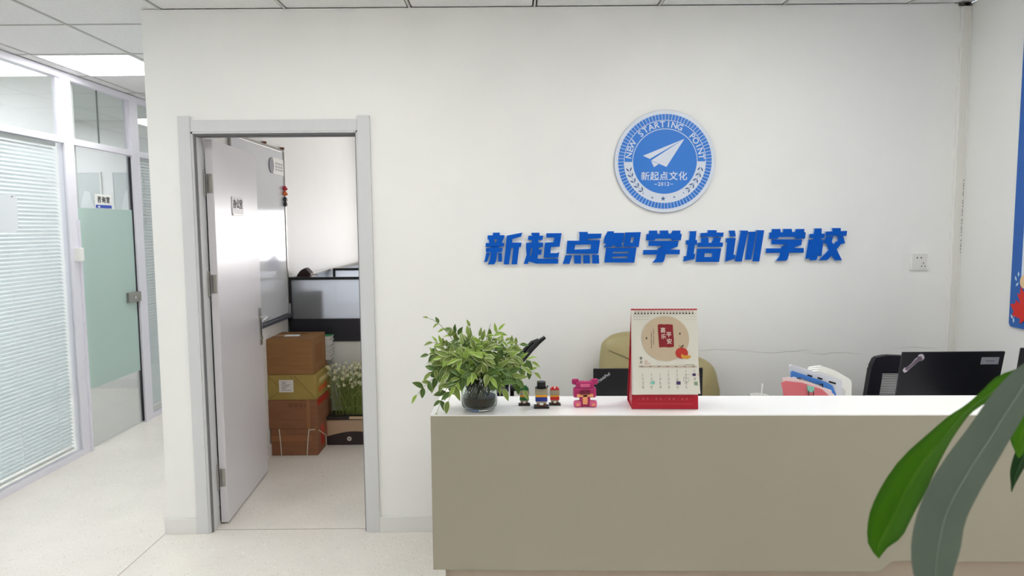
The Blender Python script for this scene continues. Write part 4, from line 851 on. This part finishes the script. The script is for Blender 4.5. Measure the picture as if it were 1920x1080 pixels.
# ---------------------------------------------------------------- office behind the door
t = thing('whiteboard', 'large glossy whiteboard on the office wall behind the open door', 'whiteboard', (XO, 1.05, .93))
WBM = mat('whiteboard_enamel', 'D9DCE2', .10, coat=.5)
y0, y1, HW = -.33, .617, 1.175
obj('panel', B((0, y0, 0), (.012, y1, HW)), WBM, t)
bm = BM()
for lo, hi in (((0, y0, HW-.004), (.018, y1, HW+.014)), ((0, y1, -.012), (.018, y1+.013, HW+.014)), ((0, y0-.013, -.012), (.018, y0, HW+.014))): box(bm, lo, hi)
obj('frame', bm, STEEL, t)
obj('pen_tray', B((0, y0-.01, -.028), (.045, y1+.013, -.006), .003), mat('tray_dark', '4C4F58', .4), t); obj('corner_cap', B((0, y1-.012, -.03), (.03, y1+.018, .07), .004), mat('cap_grey', '9A9BA2', .4), t)
obj('clip_hook', B((.0, .22, HW+.012), (.03, .24, HW+.028), .003), mat('hook_brown', '7A4A3A', .5), t); obj('clip_hook', B((.0, y1-.03, HW+.012), (.03, y1-.012, HW+.03), .003), MC['hook_brown'], t)
MW = frame((XO+.014, 0, 0), (0, 1, 0), (0, 0, 1))
t = thing('paper_banner', 'small white banner with a grey rosette at the top corner of the whiteboard', 'banner', (XO+.014, 1.52, 1.93))
Mq = frame((0, 0, 0), (0, 1, 0), (0, 0, 1))
obj('strip', prism(BM(), [(-.09, 0), (.135, .0), (.135, .115), (-.09, .115), (-.065, .057)], .003, Mq), WHITE, t)
obj('rosette', prism(BM(), [(-.115+.045*math.cos(a*PI/8), .057+.052*math.sin(a*PI/8)) for a in range(16)], .004, Mq @ Matrix.Translation((.0, 0, -.0))), mat('rosette', '8D8A92', .5), t)
bm = BM()
for k in range(4):
    for q in range(3): box(bm, (-.035+k*.04, .03+q*.022, 0), (-.01+k*.04, .035+q*.022, .0005), 0, Mq @ Matrix.Translation((0, 0, .0031)))
    box(bm, (-.025+k*.04, .028, 0), (-.021+k*.04, .088, .0005), 0, Mq @ Matrix.Translation((0, 0, .0031)))
obj('lettering', bm, mat('ink_grey', '55555C', .6), t)
for z, hx, lab in ((1.842, 'C22A3A', 'red magnet, topmost of four at the whiteboard edge'), (1.805, 'E8743A', 'orange magnet, second of four at the whiteboard edge'), (1.762, '2B2D38', 'black and white magnet, third of four at the whiteboard edge'), (1.728, '3B4048', 'black and white magnet, lowest of four at the whiteboard edge')):
    t = thing('magnet', lab, 'magnet', (XO+.012, 1.648, z)); obj('knob', sph(BM(), (.012, 0, 0), .019, 14, (.7, 1, 1)), mat('mag_'+hx, hx, .35), t, smooth=True)
    obj('cap', sph(BM(), (.026, -.004, -.006), .008, 10), mat('mag_w', 'EDE6E0', .4) if z < 1.8 else MC['mag_'+hx], t, smooth=True)
# screens, desk
FRB = mat('frame_black', '12161A', .4); SCR = frostmat('screen_film', 'F2F6FC', .27, .85)
PANELK = mat('panel_black', '23222B', .55)
def screen(lab, o, d, L, zt, zp0, zb, panel=PANELK, fr=FRB, post=True):
    t = thing('desk_screen', lab, 'screen', o, d)
    obj('glass_panel', B((.018, -.004, zp0), (L-.018, .004, zt-.018)), SCR, t)
    obj('top_rail', B((0, -.012, zt-.020), (L, .012, zt), .002), fr, t); obj('end_post', B((0, -.0125, zb), (.022, .0125, zt), .002), fr, t); obj('end_post', B((L-.022, -.0125, zb), (L, .0125, zt), .002), fr, t)
    obj('base_panel', B((0, -.0105, zb), (L, .0105, zp0), .001), panel, t); return t
screen('black framed frosted desk screen nearest the door', (-1.648, 1.690, 0), 0, 1.35, 1.192, .882, .712)
screen('second frosted desk screen, farther into the office', (-1.61, 2.84, 0), 0, 1.30, 1.192, .882, .792)
screen('frosted side screen with a pale metal rail along the office wall', (-1.636, 1.71, 0), PI/2, 2.45, 1.190, .84, .79, mat('side_base', 'C4CCD4', .4), STEEL)
t = thing('office_desk', 'white office desk behind the black screen', 'desk', (-.97, 2.3, 0))
obj('desktop', B((-.655, -.585, .74), (.63, .52, .765), .002), WHITEP, t); obj('front_panel', B((-.655, -.605, 0), (.63, -.588, .71)), mat('desk_pale', 'DCDCD6', .5), t)
obj('side_panel', B((.61, -.585, 0), (.63, .5, .74)), WHITEP, t); obj('side_panel', B((-.655, -.585, 0), (-.635, .5, .74)), WHITEP, t)
t = thing('office_desk', 'white office desk behind the farther screen', 'desk', (-.97, 3.45, 0))
obj('desktop', B((-.655, -.585, .765-.025), (.63, .52, .765), .002), WHITEP, t); obj('side_panel', B((.61, -.585, 0), (.63, .5, .74)), WHITEP, t); obj('side_panel', B((-.655, -.585, 0), (-.635, .5, .74)), WHITEP, t)
t = thing('document_envelope', 'brown document envelope with two button closures behind the frosted screen', 'envelope', (-1.515, 1.706, .767), 0)
obj('cover', box(BM(), (-.118, 0, .085), (.122, .012, .325), .002), mat('kraft_dark', '6B6152', .6), t); obj('cover_foot', B((-.118, 0, 0), (.122, .012, .085)), MC['kraft_dark'], t)
for z in (.312, .252): obj('button', cyl(BM(), (.012, -.004, z), .010, .003, 16, axis='y'), mat('button_white', 'E8E4DC', .5), t)
t = thing('handbag', 'dark brown bag whose rounded top rises above the first desk screen', 'bag', (-1.57, 1.80, .766), 0)
bm = BM(); prism(bm, [(-.075, 0), (.075, 0), (.085, .2), (.078, .36), (.055, .445), (.015, .488), (-.02, .47), (-.05, .43), (-.062, .3), (-.07, .15)], .09, frame((0, .09, 0), (1, 0, 0), (0, 0, 1))); bmesh.ops.bevel(bm, geom=bm.edges[:], offset=.008, segments=2, clamp_overlap=True)
obj('body', bm, mat('bag_brown', '33201E', .5), t)
obj('strap', tube(BM(), [(.05, .0, .42), (.075, -.012, .44), (.11, .0, .435)], .005, 6), mat('strap_pale', 'B9A7A0', .5), t)
t = thing('cloth_cap', 'small blue cloth cap resting on the farther desk screen', 'cap', (-1.16, 2.84, 1.192), 0)
obj('crown', prism(BM(), [(-.045, 0), (.07, 0), (.08, .05), (.02, .12), (-.02, .125), (-.035, .06)], .05, frame((0, .025, 0), (1, 0, 0), (0, 0, 1))), mat('cap_blue', '2A3F9E', .7), t); obj('brim', B((-.06, -.05, 0), (.06, -.02, .006), .002), MC['cap_blue'], t)

# boxes
CARD = mat('cardboard', '92683F', .75, noise=.12, nscale=7, stretch=(1, 1, 6)); CARD2 = mat('cardboard_red', '875A3E', .75, noise=.12, nscale=7, stretch=(1, 1, 6)); KR = mat('kraft_yellow', 'A28A48', .5, bump=.4, bscale=12, noise=.1, nscale=6)
TAPE = mat('packing_tape', 'B98A58', .2); REDT = mat('red_tape', 'B03428', .35)
def carton(lab, x, y, z, w_, d_, h, m, rz=0):
    t = thing('cardboard_box', lab, 'box', (x, y, z), rz); obj('body', B((-w_/2, -d_/2, 0), (w_/2, d_/2, h), .004), m, t); return t
t = carton('bottom cardboard box tied with white string, standing on the office floor', -1.492, 1.395, 0, .318, .37, .187, CARD2)
for x in (-.09, .085):
    obj('string', tube(BM(), [(x, -.188, .002), (x-.004+.012*(x > 0), -.189, .1), (x-.01+.028*(x > 0), -.188, .187), ], .0035, 6), mat('string_white', 'CFC6B4', .7), t)
obj('string', tube(BM(), [(.108, -.188, .180), (.140, -.187, .183), (.161, -.15, .165), (.162, .02, .08), (.161, .02, .003)], .0035, 6), MC['string_white'], t)
obj('tape_strip', B((.1585, -.10, .04), (.1602, -.02, .186)), REDT, t); obj('tape_strip', B((.1585, .04, .05), (.1602, .10, .15)), REDT, t)
obj('tape_strip', B((-.159, -.1865, .10), (.12, -.1845, .14)), mat('tape_faint', '94603F', .3), t)
t = carton('second cardboard box from the floor, plain brown with red tape on its side', -1.496, 1.392, .187, .336, .374, .200, CARD2)
obj('tape_strip', B((.1675, -.18, .155), (.1690, .17, .1995), .0003), REDT, t); obj('tape_strip', B((.095, -.1885, .0), (.12, -.1868, .2)), mat('tape_brown', '93633F', .3), t)
bm = BM()
for k in range(4): 
    a = -.02+k*.035
    for lo, hi in (((a, .155), (a+.02, .158)), ((a, .172), (a+.02, .175)), ((a, .155), (a+.003, .175)), ((a+.017, .155), (a+.02, .175))): box(bm, (lo[0], -.1877, lo[1]), (hi[0], -.1868, hi[1]))
obj('printed_marks', bm, mat('print_box', '5E3A28', .8), t)
t = thing('wrapped_parcel', 'yellow kraft paper parcel with diagonal folds and a white label, third in the stack', 'parcel', (-1.497, 1.392, .387))
bm = B((-.163, -.184, 0), (.166, .184, .174), .008); obj('wrapping', bm, KR, t)
bm = BM()
for p, q in (((-.158, .168), (-.06, .07)), ((.158, .012), (.02, .165)), ((-.158, .01), (-.06, .07)), ((-.01, .17), (.05, .10))):
    a, b_ = Vector((p[0], -.1845, p[1])), Vector((q[0], -.1845, q[1])); dv = (b_-a).normalized(); nv = Vector((-dv.z, 0, dv.x))*.0016
    v = [bm.verts.new(c) for c in (a+nv, b_+nv, b_+nv*.5+Vector((0, -.002, 0)), a+nv*.5+Vector((0, -.002, 0)))]; bm.faces.new(v); v2 = [bm.verts.new(c) for c in (a-nv, b_-nv, b_-nv*.5+Vector((0, -.0025, 0)), a-nv*.5+Vector((0, -.0025, 0)))]; bm.faces.new(v2)
obj('fold_lines', bm, mat('fold', '7A6228', .6), t)
obj('shipping_label', B((-.085, -.1865, .055), (.013, -.1848, .14), .0003), mat('label_white', 'D8D2CC', .6), t)
bm = BM()
for k in range(7): box(bm, (-.07+.006*(k % 2), -.1872, .068+.0095*k), (-.005-.012*((k*3) % 4), -.1866, .0705+.0095*k+.001*(k % 2)))
obj('label_print', bm, mat('label_ink', '6A6470', .7), t)
obj('tape_strip', B((.1665, -.12, .04), (.1682, .08, .075)), mat('tape_orange', 'C8632E', .4), t); obj('tape_strip', B((.1665, -.10, .10), (.1682, .14, .13)), mat('tape_clear', 'D2C08A', .15), t)
t = carton('topmost and largest cardboard box of the stack, paper scrap on its lid', -1.512, 1.384, .561, .318, .345, .244, CARD)
obj('tape_seam', B((-.159, -.03, .2440), (.159, .03, .2447)), TAPE, t); obj('paper_scrap', box(BM(), (-.05, -.04, 0), (.05, .04, .0008), 0, Matrix.Translation((-.02, -.01, .2449)) @ Matrix.Rotation(.15, 4, 'Z')), WHITE, t); obj('black_scrap', prism(BM(), [(-.04, 0), (.03, .01), (.06, .03), (0, .045), (-.03, .03)], .0008, Matrix.Translation((-.0, .03, .2450))), INK, t)
obj('side_print', B((.1585, -.10, .06), (.1594, .08, .19)), mat('print_faint', '8A5C36', .8), t)
# plain box under the magazines, and the magazine stack
t = carton('brown box mostly hidden behind the stack, under the magazines', -1.405, 1.613, 0, .07, .07, .595, CARD)
NTH = ('lowest', 'second', 'third', 'fourth', 'fifth', 'sixth', 'seventh', 'eighth', 'ninth', 'tenth', 'eleventh', 'twelfth')
rs = random.Random(5); z = .595
for k in range(13):
    th = rs.uniform(.010, .016); top = k == 12; jx = rs.uniform(-.006, .006)
    o = thing('magazine', 'green covered magazine lying on top of the pile behind the boxes' if top else 'white magazine in the pile behind the boxes, %s from the floor up' % NTH[k], 'magazine', (-1.385+jx, 1.612, z), rs.uniform(-.03, .03), None if top else 'magazines piled behind the boxes')
    obj('pages', B((-.066, -.05, .001), (.062, .05, th-.001)), mat('pages', 'D8D8D2', .8), o); obj('cover', B((-.067, -.051, th-.0012), (.064, .051, th)), mat('cover_green', '3F9A5C', .4) if top else mat('cover_'+str(k % 3), ('C9C9C4', 'A8ABB0', 'DEDED8')[k % 3], .4), o)
    z += th
# balcony planter with daisies
t = thing('daisy_planter', 'tall white daisies growing in a beige and dark brown box planter', 'plant', (-1.165, 1.52, 0))
a0, a1, b0, b1 = -.172, .24, -.078, .085
obj('trough', box(BM(), (a0, b0, .01), (a1, b1, .185), .014), mat('planter_beige', 'B79C80', .4), t)
arch = [(a0+.006, .0), (a1-.006, .0)] + [(a1-.006-(a1-a0-.012)*k/12, .062+.035*math.sin(PI*k/12)) for k in range(13)]
obj('lower_skirt', prism(BM(), arch, .006, frame((0, b0+.001, 0), (1, 0, 0), (0, 0, 1))), mat('planter_brown', '2E2424', .4), t)
obj('base_tray', B((a0+.01, b0+.004, 0), (a1-.01, b1-.004, .03), .006), MC['planter_brown'], t)
obj('rim', box(BM(), (a0-.008, b0-.010, .183), (a1+.008, b1+.008, .207), .006), MC['planter_brown'], t); obj('rim_clasp', B((.0, b0-.014, .190), (.16, b0-.008, .209), .002), mat('clasp', 'C6AD8C', .4), t)
bm = BM()
for k in range(7): cyl(bm, (-.005+.011*math.cos(k*2*PI/7), b0-.007, .045+.011*math.sin(k*2*PI/7)), .006, .002, 10, axis='y')
obj('flower_badge', bm, mat('badge', 'D9D2CA', .4), t); obj('badge_centre', cyl(BM(), (-.005, b0-.009, .045), .005, .003, 10, axis='y'), MC['planter_brown'], t)
obj('soil', B((a0+.01, b0+.005, .19), (a1-.01, b1-.005, .2085)), mat('soil', '2A201A', .9, bump=.8, bscale=60), t)
st, fw, fy, lf = BM(), BM(), BM(), BM(); rs = random.Random(21)
for k in range(330):
    x0 = rs.gauss(.03, .065); y0_ = rs.uniform(-.05, .06); sp_ = rs.gauss(0, 1)
    ang_ = sp_*.11+(x0-.02)*1.5; h = rs.uniform(.24, .40)*(1-.12*abs(sp_)*.6)
    if x0 < a0+.03 or x0 > a1-.02: continue
    P_ = [Vector((x0+ang_*h*f**1.6*1.1+rs.uniform(-.004, .004), y0_+rs.uniform(-.1, .1)*f*.6, .2+h*f)) for f in (0, .25, .5, .75, 1)]
    if P_[-1].x < -.155: P_[-1].x = -.155+rs.uniform(0, .05)
    if P_[-1].y > .13: P_[-1].y = .13
    tube(st, P_, .0014, 3)
    for q in range(3):
        f = rs.uniform(.1, .9); i = int(f*4); p = P_[i].lerp(P_[i+1], f*4-i); d = Vector((rs.uniform(-1, 1), rs.uniform(-.8, .5), rs.uniform(.2, 1))).normalized()*rs.uniform(.015, .035); n_ = d.cross(Vector((0, 1, 0))).normalized()*.0022
        v = [lf.verts.new(c) for c in (p, p+d*.5+n_, p+d, p+d*.5-n_)]; lf.faces.new(v)
    if k % 5 < 4:
        c = P_[-1]; nn = Vector((rs.uniform(-.6, .6), -1, rs.uniform(-.2, .8))).normalized(); M = frame(c, nn.orthogonal(), nn.cross(nn.orthogonal())); r_ = rs.uniform(.008, .0125)
        for q in range(7): a = 2*PI*q/7; v = [fw.verts.new(M @ Vector((r_*rr_*math.cos(a+o_), r_*rr_*math.sin(a+o_), .0005))) for rr_, o_ in ((.2, 0), (.9, -.3), (1.05, 0), (.9, .3))]; fw.faces.new(v)
        sph(fy, c+nn*.001, r_*.38, 8, (1, 1, 1))
obj('stems', st, mat('daisy_stem', '8E9E55', .6), t)['kind'] = 'stuff'; obj('leaves', lf, mat('daisy_leaf', '92A25C', .6), t)['kind'] = 'stuff'
obj('petals', fw, mat('daisy_white', 'EFEEDC', .6), t)['kind'] = 'stuff'; obj('flower_centres', fy, mat('daisy_yellow', 'D9CF6A', .6), t)['kind'] = 'stuff'

# ---------------------------------------------------------------- broad-leaved plant close to the camera
PG = leafmat('broad_leaf_green', '55900F', '4A8010', '78A82E'); PUND = mat('broad_leaf_underside', '7C8A7E', .55, noise=.08, nscale=12)
t = thing('potted_tree', 'broad drooping leaves of a potted plant close to the lens at the right edge', 'plant', (.95, -2.62, 0))
def ribbon(name, pts, m, fold, wave=0, lean=(0, 0, 0), label=None):
    n = 26; C_ = []
    for k in range(n+1):
        f = k/n*(len(pts)-1); i = min(int(f), len(pts)-2); u = f-i; g4 = [pts[max(0, min(len(pts)-1, i+q))] for q in (-1, 0, 1, 2)]
        C_.append([.5*((2*g4[1][c])+(-g4[0][c]+g4[2][c])*u+(2*g4[0][c]-5*g4[1][c]+4*g4[2][c]-g4[3][c])*u*u+(-g4[0][c]+3*g4[1][c]-3*g4[2][c]+g4[3][c])*u**3) for c in range(4)])
    bm = BM(); uvl = bm.loops.layers.uv.new('uv'); rows = []
    for k in range(n+1):
        p = Vector(C_[k][:3]); d = (Vector(C_[min(k+1, n)][:3])-Vector(C_[max(k-1, 0)][:3])).normalized(); side = d.cross(Vector((0, 1, 0))).normalized(); wv = max(C_[k][3], .0004)
        nn = side.cross(d).normalized(); row = []
        for s in (-1, -.6, -.25, 0, .25, .6, 1):
            q = p+side*s*wv+nn*(abs(s)*wv*fold+wave*math.sin(k*.9+s*2)*abs(s))+Vector(lean)*s*wv; row.append((bm.verts.new(q), (.5+s*.5, k/n)))
        rows.append(row)
    for a, b in zip(rows, rows[1:]):
        for i in range(6):
            fc = bm.faces.new((a[i][0], a[i+1][0], b[i+1][0], b[i][0]))
            for lp, q in zip(fc.loops, (a[i], a[i+1], b[i+1], b[i])): lp[uvl].uv = q[1]
    bmesh.ops.solidify(bm, geom=bm.faces[:], thickness=.0006)
    bm2 = BM(); tube(bm2, [c[:3] for c in C_], .001, 6, [.0009-.0006*k/n for k in range(n+1)])
    o = obj(name, bm, m, t, smooth=True, world=True, label=label); bmesh.ops.transform(bm2, matrix=wm(t).inverted(), verts=bm2.verts[:]); obj('midrib', bm2, m, o, smooth=True); return o
A_ = [(0.640, -2.645, 1.392, .003), (0.592, -2.654, 1.373, .0078), (0.558, -2.665, 1.362, .0105), (0.536, -2.672, 1.352, .0085), (0.510, -2.68, 1.338, .0055), (0.490, -2.690, 1.326, .0095), (0.467, -2.7, 1.307, .0150), (0.439, -2.712, 1.281, .0205), (0.416, -2.72, 1.249, .0232), (0.400, -2.727, 1.224, .0225), (0.390, -2.728, 1.206, .0120), (0.389, -2.73, 1.191, .0006)]
B_ = [(0.600, -2.72, 1.425, .003), (0.529, -2.752, 1.4, .0107), (0.497, -2.765, 1.368, .0201), (0.464, -2.778, 1.331, .0222), (0.434, -2.791, 1.299, .0240), (0.415, -2.798, 1.27, .0245), (0.404, -2.806, 1.242, .0240), (0.401, -2.808, 1.212, .0192), (0.406, -2.81, 1.192, .0101), (0.411, -2.811, 1.177, .0005)]
C2_ = [(.65, -2.65, 1.41, .003), (0.599, -2.674, 1.377, .0084), (0.576, -2.687, 1.338, .0142), (0.566, -2.689, 1.312, .0142), (0.562, -2.691, 1.291, .0045), (0.561, -2.691, 1.286, .0006)]
D_ = [(.70, -2.60, 1.36, .003), (0.645, -2.61, 1.304, .0065), (0.629, -2.613, 1.271, .0104), (0.617, -2.615, 1.245, .0078), (0.612, -2.616, 1.226, .0026), (0.61, -2.617, 1.218, .0007)]
ribbon('leaf', A_, PG, .25, .0012, label='long bright green leaf with a wavy edge'); ribbon('leaf', B_, PUND, .18, .0005, label='wide leaf showing its grey green underside')
ribbon('leaf', C2_, PG, .2); ribbon('leaf', D_, mat('broad_leaf_dark', '1E4A1A', .4), .2)
CR = Vector((.95, -2.62, 1.62))
bm = BM()
for p in (A_[0], B_[0], C2_[0], D_[0], (1.15, -2.6, 1.60), (1.1, -2.8, 1.62), (.95, -2.4, 1.7), (1.1, -2.45, 1.66)):
    e = Vector(p[:3]); m_ = (CR+e)/2+Vector((0, 0, .04)); tube(bm, [CR, m_, e], .002, 6)
tube(bm, [(.95, -2.62, .33), (.962, -2.61, .9), (.945, -2.63, 1.3), CR], .012, 10, [.03, .024, .016, .006])
obj('trunk', bm, mat('trunk', '7A6A4A', .7, bump=.5, bscale=60), t, smooth=True, world=True)
for e, dr in (((1.15, -2.6, 1.60), (.5, .1, -.6)), ((1.1, -2.8, 1.62), (.35, -.5, -.6)), ((.95, -2.4, 1.7), (0, .6, -.4)), ((1.1, -2.45, 1.66), (.5, .4, -.5))):
    e = Vector(e); dr = Vector(dr); ribbon('leaf', [(*(e+dr*.30*f+Vector((0, 0, .05*math.sin(f*PI)))), max(.0006, .028*math.sin(PI*min(1, f*.92+.05)))) for f in (0, .2, .4, .6, .8, 1)], PG, .2, .001)
obj('pot', lathe(BM(), [(0, 0), (.13, 0), (.14, .01), (.175, .32), (.185, .33), (.185, .345), (.165, .345), (.16, .30), (0, .30)], 40), mat('pot_white', 'D8D8D4', .3), t, smooth=True)
obj('soil', cyl(BM(), (0, 0, .295), .158, .02, 30), mat('soil', '2A201A', .9), t)
